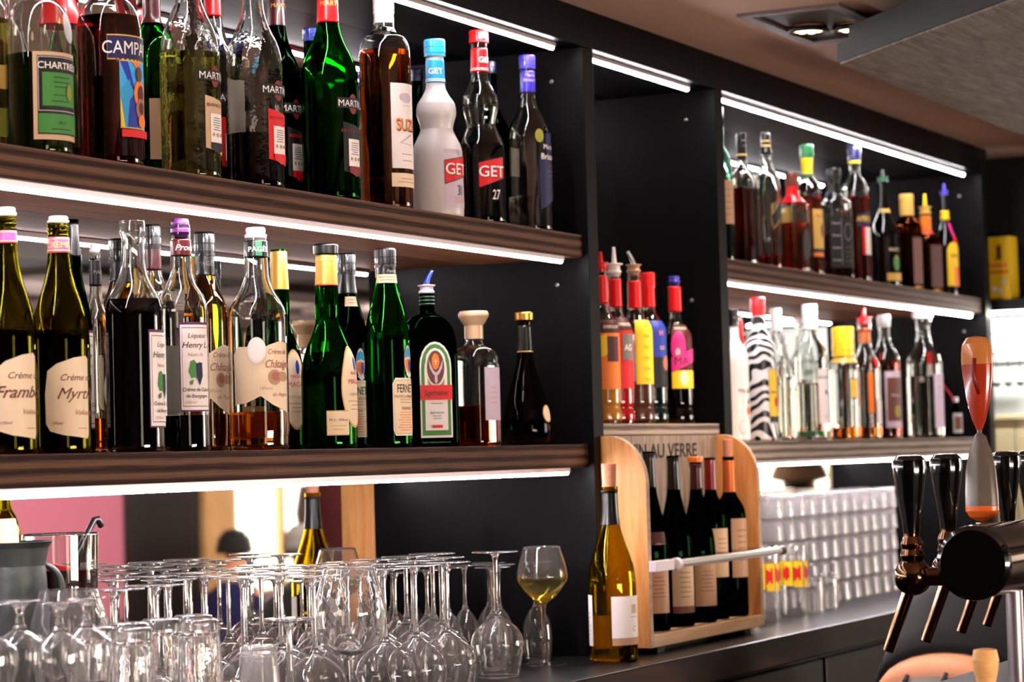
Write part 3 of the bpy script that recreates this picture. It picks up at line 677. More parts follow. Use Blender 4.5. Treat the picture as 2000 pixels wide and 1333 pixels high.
x.label([('r', -.62, .62, .405, .44, 'maroon'), ('r', -.52, .60, .145, .415, 'gold'), ('r', -.51, .59, .150, .41, 'sky'), ('p', [(-.51, .41), (-.25, .41), (.05, .28), (-.25, .33)], 'blue'), ('p', [(-.51, .30), (-.2, .34), (.0, .2), (-.3, .15), (-.38, .15)], 'capblue'), ('p', [(-.3, .15), (.1, .15), (.1, .30), (-.2, .26)], 'blue'), ('p', [(-.51, .27), (-.38, .15), (-.51, .15)], 'yellow'), ('p', [(-.12, .41), (.2, .41), (.16, .37)], 'orange'),
         ('e', .20, .285, .26, .055, 'orange'), ('e', .24, .283, .16, .036, 'maroon'), ('e', .22, .225, .22, .042, 'lbrown'), ('e', .24, .228, .12, .024, 'maroon'), ('e', .16, .362, .13, .03, 'brown'), ('e', .26, .175, .18, .026, 'orange'), ('r', -.50, .6, .11, .14, 'red')], name='picture_label')
x = B('vermouth_bottle', 'green bottle with a dark red capsule in the second row beside the red aperitif', 'bottle', 300, 90, 8, YB, S1T, 'bordeaux', 'green', H=.30, phi=30)
x.liquid('black', .42).sleeve(.76, .985, 'maroon', name='capsule', top=True).label([('r', -.7, .7, .12, .40, 'beige')])
x = B('vermouth_bottle', 'clear vermouth bottle of pale straw wine with a silver label', 'bottle', 372, 118, 0, YF, S1T, 'martini', 'emboss', H=.325, phi=52)
x.liquid('bianco', .53).screw('silver', .93, metal=.8).back(.12, .50, .55, 'cream'); martini_label(x, 'beige', 'black', word='BIANCO', low='black')
x = B('vermouth_bottle', 'red-labelled vermouth bottle behind and between the pale and the half-empty ruby one', 'bottle', 420, 90, 0, YB, S1T, 'martini', 'clear', H=.325, phi=38)
x.liquid('rosato', .62).sleeve(.80, .93, 'red', name='capsule').screw('red', .93); martini_label(x, 'red', 'black', low='red')
x = B('vermouth_bottle', 'clear vermouth bottle with a red label, filled one third with ruby wine', 'bottle', 498, 115, 0, YF, S1T, 'martini', 'emboss', H=.325, phi=50)
x.liquid('rosato', .243).screw('red', .93).back(.22, .50, .52); martini_label(x, 'red', 'black', word='ROSATO', wcol='dred', low='red')
x = B('vermouth_bottle', 'dark vermouth bottle with a dark red capsule behind the half-empty ruby one', 'bottle', 545, 92, 0, YB, S1T, 'martini', 'dark', H=.335, phi=42)
x.liquid('black', .60).sleeve(.81, .99, 'maroon', name='capsule', top=True, text='MARTINI', tmat='gold', tsize=.006); martini_label(x, 'black', 'black', word='ROSSO', wcol='red', low='red', phi=.05)
x = B('vermouth_bottle', 'green vermouth bottle with a bright red capsule and dark wine to the middle', 'bottle', 645, 113, 0, YF, S1T, 'martini', 'green', H=.335, phi=50)
x.liquid('black', .385).sleeve(.80, .965, 'red', name='capsule', text='MARTINI', tmat='orange', tsize=.007, tphi=-.3).screw('red', .93); martini_label(x, 'black', 'black', word='EXTRA DRY', wcol='dred', low='dred')
x = B('blue_capped_bottle', 'dark bottle with a small blue cap behind the red-topped green vermouth', 'bottle', 612, 76, 58, YB, S1T, 'cassis', 'dark', phi=40)
x.liquid('black', .55).screw('blue', .93)
x = B('aperitif_bottle', 'tall amber aperitif bottle with a white cap and a white label in slanted orange letters', 'bottle', 755, 102, -8, YF, S1T, 'suze', 'clear', phi=48)
x.liquid('suze', .735).sleeve(.865, .92, 'white', name='neck_band').screw('white', .91, 1.0, knurl=False).back(.03, .50, .3)
x.label([('r', -.65, .85, .185, .575, 'white'), ('e', .03, .51, .34, .022, 'lilac'), ('l', -.2, .3, .465, .495, 2, 'lilac'), ('t', 'SUZE', .08, .382, 18, 'black', .06, .0, .72), ('t', 'SUZE', .06, .387, 18, 'orange', .045, .0, .72), ('l', -.35, .45, .205, .265, 2, 'tan'), ('p', [(-.32, .30), (.3, .345), (.3, .29)], 'lilac'), ('p', [(-.27, .302), (.27, .338), (.27, .295)], 'white')], name='label')
x.label([('r', -.68, .85, .10, .163, 'cream'), ('l', -.5, .6, .115, .145, 2, 'tan')], name='foot_label')
x = B('peppermint_bottle', 'frosted white waisted bottle with a sky blue cap', 'bottle', 854, 100, 80, YF, S1T, 'get', 'frost', gh=.93, phi=46)
x.sleeve(.755, .885, 'capblue', rings=((.06, .10, 'white'), (.14, .17, 'white')), text='GET', tmat='white', tsize=.009, tphi=-.7, bold=.05, shear=-.15).screw('capblue', .905, k=1.22)
def get_label(x, num, ncol, bg=None):
    it = [('r', -.55, .8, .05, .375, 'lilac')] if bg else []
    it += [('p', [(-.54, .178), (.70, .232), (.70, .345), (-.54, .312)], 'black'), ('p', [(-.52, .184), (.68, .236), (.68, .341), (-.52, .308)], 'red')]
    it += [('t', 'GET', .09, .262, 18, 'black', .04), ('t', 'GET', .07, .266, 18, 'white', .03), ('t', num, .20, .148, 16, ncol, .01, .12, .62)]
    if bg: it += [('l', -.15, .6, .075, .115, 4, 'tan'), ('e', .18, .355, .05, .012, 'lilac')]
    x.label(it)
get_label(x, '31', 'black', True)
x = B('peppermint_bottle', 'clear waisted bottle with a red cap, dark liqueur and a slanted red name', 'bottle', 941, 92, 62, YF, S1T, 'get', 'clear', gh=.96, phi=22)
x.liquid('black', .415).sleeve(.785, .905, 'red', rings=((.06, .09, 'white'), (.13, .15, 'white')), text='GET', tmat='white', tsize=.009, tphi=.35, bold=.04).screw('red', .935, k=1.2, ring='red'); get_label(x, '27', 'white')
x = B('blue_capped_bottle', 'dark bottle with a navy cap in the shade behind the red-capped waisted bottle', 'bottle', 962, 78, 122, YB, S1T, 'brizard', 'dark', phi=40)
x.liquid('black', .5).screw('navy', .93)
x = B('anise_bottle', 'clear bottle with a violet cap and dark blue label beside the black upright', 'bottle', 1035, 87, 111, YF, S1T, 'brizard', 'clear', gh=.97, phi=48)
x.liquid('water', .20).sleeve(.79, .91, 'violet', text='Marie\nBrizard', tmat='lilac', tsize=.0058, tphi=-.45, tz=.80).screw('violet', .925, k=1.15).back(.33, .49, .32)
x.label([('p', [(-.38, .12), (.9, .20), (.9, .56), (.0, .55), (.0, .42), (-.38, .42)], 'navy'), ('e', -.34, .535, .22, .038, 'olive'), ('t', 'Marie', .22, .475, 8.5, 'white', .005), ('t', 'Brizard', .25, .42, 10, 'white', .01), ('l', .05, .6, .30, .38, 3, 'grey')])

# ================================================================== lower shelf, left bay
def cream_label(x, a, bb, c, cw_=1):
    it = [('p', [(-1.0, .125), (-.85, .095), (-.4, .078), (.55, .062), (.62, .08), (.62, .395), (.5, .408), (0, .40), (-.6, .375), (-.92, .345), (-1.02, .25)], 'cream'),
          ('t', a, .12, .318, 7.8, 'brown', .006, .35), ('t', bb, .22, .252, 14.0, 'brown', .016, .45), ('t', c, .36, .172, 6.5, 'lbrown', -.003, .4), ('t', '15%vol', -.62, .128, 3.4, 'brown', 0, .3), ('l', .1, .5, .10, .11, 1, 'tan')]
    x.label(it)
x = B('cream_liqueur_bottle', 'olive glass fruit liqueur bottle with a pink neck band, cut off at the left edge', 'bottle', 17, 110, 407, YF, S2T, 'burg', 'olive', gh=.965, phi=28)
x.liquid('black', .50).threads(.905, .96, G['olive']).sleeve(.855, .905, 'pink', rings=((.1, .16, 'yellow'), (.84, .9, 'yellow'))).plug('white', .965); cream_label(x, 'Crème de', 'Framboise', 'Velours')
x = B('cream_liqueur_bottle', 'olive glass blueberry liqueur bottle with a pink neck band and a cream label', 'bottle', 119, 114, 424, YF, S2T, 'burg', 'olive', gh=.97, phi=26)
x.liquid('black', .52).threads(.91, .965, G['olive']).sleeve(.845, .91, 'pink', rings=((.1, .16, 'yellow'), (.84, .9, 'yellow')), text='CRÈME', tmat='yellow', tsize=.007, tphi=-.5, bold=.02).plug('white', .97); cream_label(x, 'Crème de', 'Myrtille', 'Velours')
def henry(x, phi=0, grape=True, dv=0, kv=1):
    it = [('r', -.66, .66, .105, .525, 'purple'), ('r', -.62, .62, .112, .513, 'white'), ('r', -.555, .555, .128, .500, 'maroon'), ('r', -.545, .545, .131, .497, 'white'), ('t', 'Liqueur', .06, .462, 6.4, 'maroon', 0, .2), ('t', 'Henry L.', -.0, .418, 7.8, 'maroon', .004, .25), ('t', 'Nuits-St', -.04, .372, 4.6, 'tan', 0, .2),
          ('p', [(-.33, .29), (-.25, .34), (-.12, .348), (.0, .33), (.12, .338), (.2, .30), (.05, .25), (-.1, .265), (-.22, .26)], 'lgreen'), ('p', [(-.05, .33), (.22, .335), (.24, .27), (.10, .225), (-.02, .27)], 'navy'), ('p', [(-.30, .245), (-.15, .255), (-.18, .232), (-.28, .228)], 'lgreen'),
          ('t', 'Crème de Cassis', .0, .208, 5.0, 'maroon', .008, .2, .8), ('t', 'de Bourgogne', .0, .178, 4.6, 'maroon', .008, .2, .8), ('t', '15%vol', -.30, .148, 3.8, 'tan', 0, .3)]
    x.label(it, phi=phi, dv=dv, kv=kv)
x = B('blackcurrant_bottle', 'dark bottle with a tall black capsule and white grape label behind the blueberry liqueur', 'bottle', 146, 74, 430, YB, S2T, 'burg', 'dark', phi=38)
x.liquid('black', .80).sleeve(.84, .985, 'black', name='capsule', top=True); henry(x)
x = B('cream_liqueur_bottle', 'nearly empty clear bottle with a white stopper and black band in the second row', 'bottle', 190, 56, 478, YB, S2T, 'cassis', 'clear', gh=.96, phi=60)
x.liquid('chat', .17).sleeve(.80, .93, 'black', text='PAGÈS', tmat='grey', tsize=.005).plug('white', .96).back(.2, .45, .5, 'gold')
x.label([('e', 0, .30, .6, .10, 'white'), ('e', .1, .29, .2, .04, 'navy')])
x = B('blackcurrant_bottle', 'open clear bottle filled high with black liqueur, no cap', 'bottle', 264, 112, 433, YF, S2T, 'henry', 'clear', phi=66)
x.liquid('black', .66).back(.10, .50, .3); henry(x)
x = B('blackcurrant_bottle', 'clear bottle with a black screw cap just visible behind the open bottle', 'bottle', 303, 78, 440, YB, S2T, 'cassis', 'clear', phi=50)
x.liquid('black', .66).sleeve(.80, .90, 'maroon').screw('black', .89).label([('r', -.6, .6, .12, .45, 'white'), ('t', 'Henry L.', 0, .38, 7, 'lbrown', 0, .25)])
x = B('blackcurrant_bottle', 'clear bottle with a purple ribbed stopper and a full grape label, almost empty', 'bottle', 358, 101, 429, YF, S2T, 'cassis', 'clear', gh=.975, phi=30)
x.liquid('black', .155).sleeve(.84, .91, 'maroon', text='Produit', tmat='white', tsize=.008, tphi=.2, shear=.35, bold=0).plug('purple', .93, 1.0).back(.16, .46, .5); henry(x, dv=.075, kv=.905)
def chat(x, seal=False):
    P = [(-1.05, .17), (-.25, .215), (-.05, .195), (.3, .165), (.95, .13), (1.0, .44), (.6, .448), (.2, .432), (-.1, .42), (-.45, .43), (-.9, .425), (-1.1, .39)]
    it = [('p', [(-.12, .205), (.3, .165), (.95, .13), (1.0, .44), (.6, .448), (.2, .432), (-.12, .41)], 'cream'), ('p', [(-1.05, .17), (-.6, .175), (-.12, .205), (-.12, .41), (-.5, .425), (-.9, .425), (-1.1, .39)], 'cream'),
          ('t', 'Crème de', .52, .402, 7.0, 'lbrown', .01, .35, .8), ('t', 'Châtaigne', .56, .348, 11, 'lbrown', .02, .4, .72), ('e', .38, .288, .24, .034, 'tan'), ('e', .40, .292, .15, .02, 'lbrown'), ('e', .72, .290, .20, .022, 'tan'), ('t', '18%vol.', .07, .24, 4.4, 'tan'), ('t', 'de Pagès', .56, .212, 5.2, 'lbrown', 0, .4)]
    if seal: it += [('e', -.22, .408, .30, .058, 'white'), ('e', -.22, .408, .27, .052, 'cream'), ('e', -.22, .408, .26, .050, 'white')]
    x.label(it, dv=.035)
x = B('chestnut_liqueur_bottle', 'amber-filled chestnut liqueur bottle with a black cap in the second row', 'bottle', 405, 86, 455, YB, S2T, 'chat', 'clear', phi=14)
x.liquid('chat', .82).sleeve(.80, .91, 'black', text='PAGÈS', tmat='grey', tsize=.006).screw('black', .89, k=1.2).back(.15, .32, .3, 'gold'); chat(x)
x = B('chestnut_liqueur_bottle', 'clear chestnut liqueur bottle with a white stopper, green band and round seal', 'bottle', 505, 116, 446, YF, S2T, 'chat', 'clear', gh=.955, phi=10)
x.liquid('chat', .172).sleeve(.865, .94, 'black', off=.0008).label([('r', -.3, .26, .870, .935, 'green'), ('t', 'PAGÈS', -.03, .90, 7.0, 'white', .03)], name='neck_label', off=.0018, phi=.10).plug('white', .945).back(.06, .20, .42, 'gold'); chat(x, True)
x = B('herb_liqueur_bottle', 'green herb liqueur bottle with a gold capsule in the second row behind the chestnut bottle', 'bottle', 550, 86, 489, YB, S2T, 'magie', 'green', phi=34)
x.liquid('green', .70).sleeve(.80, .99, M('capsule_gold', (.86, .68, .34), .35, metal=.6), name='capsule', top=True)
def magie(x):
    x.label([('e', .10, .30, .66, .20, 'gold'), ('e', .10, .30, .62, .188, 'cream'), ('e', .22, .41, .12, .035, 'blue'), ('t', 'PAGÈS', .10, .365, 4.5, 'red', .02), ('t', 'MAGIE', .10, .325, 7.2, 'red', .03), ('t', 'VERVEINE', .12, .262, 4.4, 'tan', .0), ('l', -.3, .5, .18, .24, 3, 'tan')], phi=.0)
magie(x)
x = B('herb_liqueur_bottle', 'large green herb liqueur bottle with a gold capsule and black stopper in the front row', 'bottle', 642, 108, 478, YF, S2T, 'magie', 'green', gh=.95, phi=58)
x.liquid('green', .47).sleeve(.795, .945, MATS['capsule_gold'], name='capsule', rings=((.0, .03, 'red'), (.80, .83, 'gold'))).plug('black', .95, kind='flat'); magie(x)
x.label([('r', -.72, .10, .085, .205, 'gold'), ('r', -.70, .10, .09, .20, 'cream'), ('t', '70 cl - 55%vol', -.30, .16, 3.4, 'brown', .01), ('l', -.6, .0, .105, .14, 2, 'gold')], name='foot_label', phi=-.40, off=.0020, dv=-.02)
def fernet(x):
    x.label([('p', [(-.55, .11), (-.45, .075), (.62, .075), (.72, .11), (.72, .385), (.6, .42), (-.42, .42), (-.55, .385)], 'white'), ('p', [(-.51, .113), (-.42, .084), (.60, .084), (.68, .115), (.68, .38), (.58, .41), (-.40, .41), (-.51, .38)], 'gold'), ('p', [(-.49, .117), (-.41, .089), (.59, .089), (.66, .118), (.66, .377), (.56, .405), (-.39, .405), (-.49, .377)], 'cream'),
             ('t', 'FERNET', .12, .358, 12.5, 'black', .02, 0, .55), ('t', 'FRATELLI BRANCA', .1, .31, 4.2, 'lbrown', .01, 0, .8), ('l', -.35, .55, .265, .298, 2, 'tan'), ('t', 'FERNET', .15, .238, 4.5, 'lbrown', .01), ('l', -.38, .56, .10, .222, 8, 'orange')], dv=-.002, kv=.83)
    x.label([('e', .33, .50, .27, .075, 'silver'), ('e', .33, .498, .255, .07, 'cream'), ('p', [(.09, .50), (.33, .507), (.57, .50), (.55, .47), (.33, .435), (.12, .465)], 'orange'), ('p', [(.08, .51), (.33, .52), (.58, .51), (.5, .55), (.33, .565), (.15, .55)], 'capblue'), ('e', .42, .475, .10, .03, 'blue'), ('p', [(.14, .43), (.33, .41), (.5, .42), (.5, .44), (.33, .43), (.18, .45)], 'white')], name='emblem_label', dv=-.065)
x = B('bitter_liqueur_bottle', 'dark bitters bottle with a black cap behind and left of the green bitters bottle', 'bottle', 682, 76, 496, YB, S2T, 'fernet', 'dark', phi=18)
x.liquid('black', .80).sleeve(.79, .90, 'black').screw('black', .89, k=1.15); fernet(x)
x.label([('r', -.5, .5, .725, .775, 'beige'), ('l', -.4, .4, .735, .768, 2, 'brown')], name='neck_label', off=.0014)
x = B('bitter_liqueur_bottle', 'tall green bitters bottle with a black ribbed cap and a cream octagonal label', 'bottle', 758, 89, 487, YF, S2T, 'fernet', 'green', phi=42)
x.liquid('green', .33).sleeve(.855, .915, 'black', text='Fernet', tmat='grey', tsize=.005, shear=.3).screw('black', .905, k=1.15)
x.label([('r', -1.3, 1.2, .825, .868, 'beige'), ('l', -1.1, 1.0, .832, .862, 2, 'brown')], name='tax_strip', off=.0016, phi=-.4); fernet(x)
x = B('herbal_liqueur_bottle', 'flat-sided dark green bottle with a stag label and a blue pourer', 'bottle', 838, 106, 530, YF, S2T, 'jager', 'dark', gh=.87, phi=20, sq=5, flat=.72)
x.liquid('black', .45).threads(.80, .86, M('green_thread', (.06, .22, .14), .4)).pourer('blue', .87, 1.0, 'lilac', bend=.28)
A = rect_arch
x.label([('p', A(-.62, .62, .07, .72, .26), 'white'), ('p', A(-.56, .56, .085, .705, .26), 'lgreen'), ('p', A(-.44, .44, .12, .665, .26), 'white'), ('e', .0, .545, .34, .115, 'brown'), ('e', .0, .585, .15, .055, 'orange'), ('r', -.012, .012, .56, .60, 'white'), ('r', -.06, .06, .583, .589, 'white'),
         ('p', [(-.28, .60), (-.24, .54), (-.12, .50), (-.05, .49), (-.06, .45), (0, .43), (.06, .45), (.05, .49), (.12, .50), (.24, .54), (.28, .60), (.20, .565), (.10, .525), (0, .51), (-.10, .525), (-.20, .565)], 'lilac'),
         ('p', [(-.34, .47), (-.2, .43), (0, .415), (.2, .43), (.34, .47), (.26, .40), (.1, .395), (-.1, .395), (-.26, .40)], 'olive'),
         ('r', -.62, .62, .325, .425, 'red'), ('t', 'Jägermeister', 0, .375, 9, 'maroon', .03, 0, .62), ('l', -.3, .3, .295, .305, 1, 'grey'), ('t', 'Jägermeister', 0, .24, 4, 'grey', .01, 0, .8), ('l', -.22, .22, .19, .225, 2, 'grey'), ('r', -.2, .2, .135, .155, 'red')], dv=-.005, kv=.83)
x = B('whisky_bottle', 'squat clear bottle with a beige mushroom stopper and a third of amber spirit', 'bottle', 929, 86, 609, YF, S2T, 'whisky', 'clear', gh=.80, phi=52, sq=3.2)
x.liquid('whisky', .30).plug('beige', .79, 1.0, 'mushroom').label([('r', -.55, .55, .19, .58, 'lilac'), ('l', -.3, .3, .3, .45, 4, 'pink')]).back(.30, .58, .5)
x = B('cognac_bottle', 'dark drop-shaped cognac bottle with a gold top and a small oval label', 'bottle', 1028, 95, 611, YF, S2T, 'cognac', glass('smoked_glass', (.25, .22, .22)), gh=.95, phi=42)
x.liquid('black', .12).sleeve(.70, .90, 'black', name='capsule', rings=((.0, .04, 'gold'),)).plug(M('gold_metal', (.80, .58, .28), .3, metal=.9), .94, kind='flat').label([('e', .35, .235, .32, .065, 'gold'), ('e', .35, .235, .28, .056, 'cream')])

# ================================================================== middle bay
def smirk(x, cols, word, w2, wc='white'):
    x.label([('r', -.85, .85, .20, .60, cols[0]), ('r', -.85, .85, .525, .60, cols[1]), ('t', 'SMIRNOFF', .0, .56, 6.2, 'white', .02, 0, .8), ('r', -.35, .5, .36, .505, cols[2]), ('t', word, .05, .43, 11, wc, .04, 0, .8)] + w2)
x = B('flavoured_vodka_bottle', 'yellow fruit vodka bottle with a red pourer next to the left upright', 'bottle', 1179, 64, 493, YF - .004, MB1, 'smir', 'clear', gh=.90, phi=34)
x.liquid('yellow', .30).sleeve(.70, .86, 'red').pourer('red', .90, 1.0, 'red'); smirk(x, ('orange', 'maroon', 'maroon'), '', [('p', [(-.85, .505), (-.35, .52), (-.35, .40), (-.85, .38)], 'yellow')])
x = B('flavoured_vodka_bottle', 'red fruit vodka bottle with a white pourer', 'bottle', 1205, 64, 484, YF + .004, MB1, 'smir', 'clear', gh=.85, phi=42)
x.liquid('redf', .30).sleeve(.66, .82, 'red').pourer('white', .85, 1.0, 'white', spread=1.1); smirk(x, ('red', 'maroon', 'grey'), 'AG', [])
x = B('flavoured_vodka_bottle', 'yellow-labelled candy vodka bottle with a steel pourer', 'bottle', 1243, 66, 493, YF, MB1, 'smir', 'clear', gh=.88, phi=30)
x.liquid('brown', .25).sleeve(.67, .83, 'red').pourer('silver', .88, 1.0, 'tan', bend=-.3)
x.label([('r', -.55, .85, .23, .60, 'yellow')] + [('t', 'Cara', .15, .57 - .062 * k, 5.2, 'orange', .02, .25) for k in range(6)])
x = B('flavoured_vodka_bottle', 'dark blue labelled vodka bottle with a red screw cap', 'bottle', 1270, 66, 534, YF + .002, MB1, 'smir', 'clear', phi=36)
x.liquid('teal', .25).sleeve(.77, .92, 'red').screw('red', .90, k=1.15); x.label([('r', -.8, .85, .24, .68, 'blue'), ('r', -.8, .85, .24, .44, 'black'), ('t', 'H', .15, .60, 10, 'orange', .05), ('t', 'SO', .2, .50, 7, 'gold', .04), ('e', .5, .40, .3, .05, 'lbrown')])
x = B('flavoured_vodka_bottle', 'dark vodka bottle with a pink and yellow label and a blue-topped pourer', 'bottle', 1322, 64, 541, YF + .002, MB1, 'smir', 'clear', gh=.95, phi=26)
x.liquid('black', .60).sleeve(.76, .93, 'red').plug('violet', .95, 1.0)
x.label([('r', -.75, .8, .24, .67, 'maroon'), ('t', 'SMIRNOFF', .0, .645, 5.2, 'white', .02, 0, .8), ('e', -.30, .52, .46, .105, 'magenta'), ('r', -.75, .8, .24, .36, 'yellow'), ('e', .0, .31, .3, .05, 'cream'), ('e', -.35, .48, .14, .03, 'silver'), ('p', [(-.75, .35), (.8, .42), (.8, .51), (-.75, .45)], 'magenta'), ('t', 'MAL', .0, .425, 15, 'black', .07, .0, .9)])

# ================================================================== upper shelf, right bay
x = B('whisky_bottle', 'pale green glass malt whisky bottle half hidden by the upright', 'bottle', 1408, 50, 210, YF, S1T, 'malt', 'paleg', gh=.98, phi=30)
x.liquid('black', .28).screw('black', .93, k=1.2, knurl=False).label([('r', -.9, .9, .24, .52, 'tan'), ('l', -.6, .6, .28, .48, 5, 'brown')])
x = B('whisky_bottle', 'dark amber whisky bottle with a black cap beside the pale green malt bottle', 'bottle', 1452, 50, 262, YF, S1T, 'bordeaux', 'clear', phi=50, sq=3)
x.liquid('darkw', .58).sleeve(.80, .90, 'black', rings=((.3, .4, 'gold'),)).screw('black', .89, k=1.15).back(.15, .5, .3, 'brown')
x = B('whisky_bottle', 'clear whisky bottle with a slanted black label and black-gold cap', 'bottle', 1500, 52, 260, YF, S1T, 'malt', 'clear', phi=44)
x.liquid('whisky', .10).sleeve(.84, .99, 'black', name='capsule', top=True, rings=((.35, .42, 'gold'), (.6, .64, 'gold'))).label([('p', [(-.55, .38), (-.35, .29), (.8, .40), (.8, .55)], 'gold'), ('p', [(-.52, .38), (-.34, .296), (.78, .405), (.78, .54)], 'black')]).back(.06, .55, .35, 'brown')
x = B('whisky_bottle', 'short squat whisky bottle with a brown cap and red neck', 'bottle', 1550, 57, 340, YF, S1T, 'square', 'clear', phi=44, sq=3.5)
x.liquid('whisky', .50).sleeve(.70, .87, 'red').screw('brown', .88, k=1.2, knurl=False).label([('e', .25, .28, .35, .16, 'black')])
x = B('bourbon_bottle', 'bourbon bottle with a green cap and a yellow neck and label', 'bottle', 1580, 54, 285, YF, S1T, 'swan', 'clear', phi=52)
x.liquid('whisky', .60).sleeve(.76, .91, 'yellow', rings=((.0, .12, 'green'),)).screw('green', .90, k=1.15).label([('r', -.6, .8, .14, .50, 'orange'), ('r', -.6, .8, .17, .20, 'dgreen'), ('t', 'Four', -.05, .45, 7, 'brown', .01, .2), ('e', .15, .35, .16, .05, 'lbrown'), ('r', -.6, .8, .20, .50, 'gold'), ('t', 'Four R', .0, .45, 6, 'brown', .01, .2), ('e', .2, .34, .16, .05, 'brown')])
x = B('whiskey_bottle', 'square whiskey bottle with a black cap and a black label in white print', 'bottle', 1632, 60, 331, YF, S1T, 'square', 'clear', phi=24, sq=5)
x.liquid('darkw', .40).sleeve(.74, .87, 'black').screw('black', .88, k=1.2)
x.label([('r', -.82, .82, .10, .56, 'black'), ('r', -.02, -.0, .13, .54, 'silver')] + [('t', 'Tennessee', -.42, .50 - .11 * k, 5, 'silver', .02, .3, .7) for k in range(4)] + [('e', .42, .42, .26, .08, 'grey'), ('e', .42, .42, .22, .068, 'black'), ('l', .15, .7, .14, .3, 4, 'grey')])
x = B('aperitif_bottle', 'orange-red aperitif bottle with a navy cap and a slanted yellow name', 'bottle', 1673, 54, 278, YF - .006, S1T, 'swan', 'clear', phi=36)
x.liquid('aperol', .60).sleeve(.84, .93, 'navy', rings=((.0, .2, 'yellow'),)).screw('navy', .92, k=1.15).label([('p', [(-.55, .385), (.8, .41), (.8, .50), (-.55, .475)], 'navy'), ('t', 'APEROL', .14, .444, 13, 'yellow', .05, .1, .7), ('r', -.2, .05, .19, .385, 'red'), ('r', .05, .7, .19, .385, 'white')])
x = B('cream_liqueur_bottle', 'black cream liqueur bottle with a green pourer on the upper right shelf', 'bottle', 1728, 60, 334, YF, S1T, 'kahlua', 'black', gh=.90, phi=36)
x.pourer('dgreen', .90, 1.0, 'green').label([('r', -1.2, 1.2, .635, .665, 'gold')], name='neck_label').label([('t', 'BAILEYS', .05, .315, 7.5, 'cream', .03, .0, .8), ('e', .18, .20, .26, .065, 'olive'), ('e', .18, .19, .26, .05, 'lgreen'), ('r', -.55, .7, .05, .115, 'gold')])
x = B('liqueur_bottle', 'square dark liqueur bottle with a gold screw cap', 'bottle', 1774, 48, 381, YF, S1T, 'square', 'amberg', phi=46, sq=4)
x.liquid('black', .58).screw('gold', .78, k=1.3, metal=.6).label([('r', -.5, .6, .06, .55, 'black'), ('r', -.46, .56, .075, .535, 'brown')])
x = B('liqueur_bottle', 'squat brown liqueur bottle with a yellow pourer and orange neck', 'bottle', 1810, 52, 381, YF, S1T, 'square', 'amberg', gh=.80, phi=46, sq=4)
x.liquid('black', .45).sleeve(.60, .78, 'orange', rings=((.0, .15, 'red'),)).pourer('yellow', .80, 1.0, 'gold').label([('r', -.6, .6, .06, .48, 'maroon')])
x = B('coffee_liqueur_bottle', 'coffee liqueur bottle with a violet pourer, red neck and round-headed yellow label', 'bottle', 1848, 47, 361, YF, S1T, 'kahlua', 'black', gh=.90, phi=40)
x.pourer('violet', .90, 1.0, 'violet').sleeve(.68, .76, 'yellow').label([('p', [(-.2, .66), (.7, .64), (.8, .5), (.2, .52)], 'magenta'), ('p', [(.1, .52), (.8, .50), (.7, .46), (.2, .47)], 'red')], name='neck_label').label([('p', A(-.62, .75, .09, .48, .22), 'yellow'), ('r', .0, .7, .09, .26, 'orange'), ('t', 'Kahlúa', .04, .36, 8.5, 'black', .03, .2, .75)])

# ================================================================== lower shelf, right bay
x = B('coconut_rum_bottle', 'white coconut rum bottle with a black screw cap beside the middle upright', 'bottle', 1436, 56, 605, YF, S2T, 'bordeaux', 'white', phi=44)
x.screw('black', .87, k=1.15).label([('t', 'MALIBU', .05, .38, 9, 'brown', .02, 0, .8), ('p', [(.1, .27), (.3, .33), (.5, .27), (.3, .29)], 'brown'), ('e', .3, .23, .2, .035, 'orange'), ('l', -.1, .6, .16, .19, 1, 'tan'), ('e', -.25, .11, .3, .05, 'silver'), ('e', -.25, .11, .27, .045, 'white')])
x = B('red_necked_bottle', 'red and yellow necked bottle behind the white coconut rum', 'bottle', 1447, 44, 622, YB, S2T, 'burg', 'clear', phi=40)
x.liquid('water', .3).sleeve(.70, .98, 'red', name='capsule', top=True).sleeve(.60, .70, 'gold')
x = B('liqueur_bottle', 'zebra-striped bottle with a red cap and a yellow label', 'bottle', 1485, 66, 582, YF, S2T, 'cassis', 'zebra', phi=50)
x.sleeve(.87, .92, 'red').screw('red', .90, k=1.15).label([('r', -.35, .8, .12, .50, 'silver'), ('r', -.32, .78, .13, .49, 'yellow'), ('r', -.32, .78, .13, .17, 'black'), ('t', 'James', -.02, .34, 6, 'black', .02, .2, .8), ('e', .2, .27, .16, .035, 'red'), ('r', .5, .78, .2, .49, 'red')])
x = B('vodka_bottle', 'clear bottle with a tall white cap in the second row behind the small vodka', 'bottle', 1520, 44, 603, YB, S2T, 'cassis', 'clear', phi=40); x.liquid('water', .5).screw('white', .83, k=1.3, knurl=False)
x = B('vodka_bottle', 'small clear vodka bottle with blue lettering and a short silver cap', 'bottle', 1535, 42, 653, YF, S2T, 'bordeaux', 'clear', phi=44)
x.liquid('water', .6).screw('silver', .90, k=1.15, metal=.4).label([('t', 'ABSOLUT', .1, .58, 6.5, 'blue', .03, 0, .8), ('t', 'VODKA', .2, .48, 6, 'blue', .02, 0, .8), ('l', -.2, .6, .2, .42, 5, 'silver')])
x = B('white_rum_bottle', 'clear white rum bottle with a tall white cap and a bat emblem label', 'bottle', 1586, 64, 596, YF, S2T, 'bordeaux', 'clear', phi=38)
x.liquid('water', .42).screw('white', .82, k=1.28, knurl=False).label([('r', -.25, .8, .12, .52, 'white'), ('t', 'BACARDI', .25, .46, 7.5, 'grey', .02, 0, .8), ('e', .35, .35, .10, .02, 'black'), ('l', 0, .7, .15, .19, 2, 'grey')]).back(.2, .45, .3)
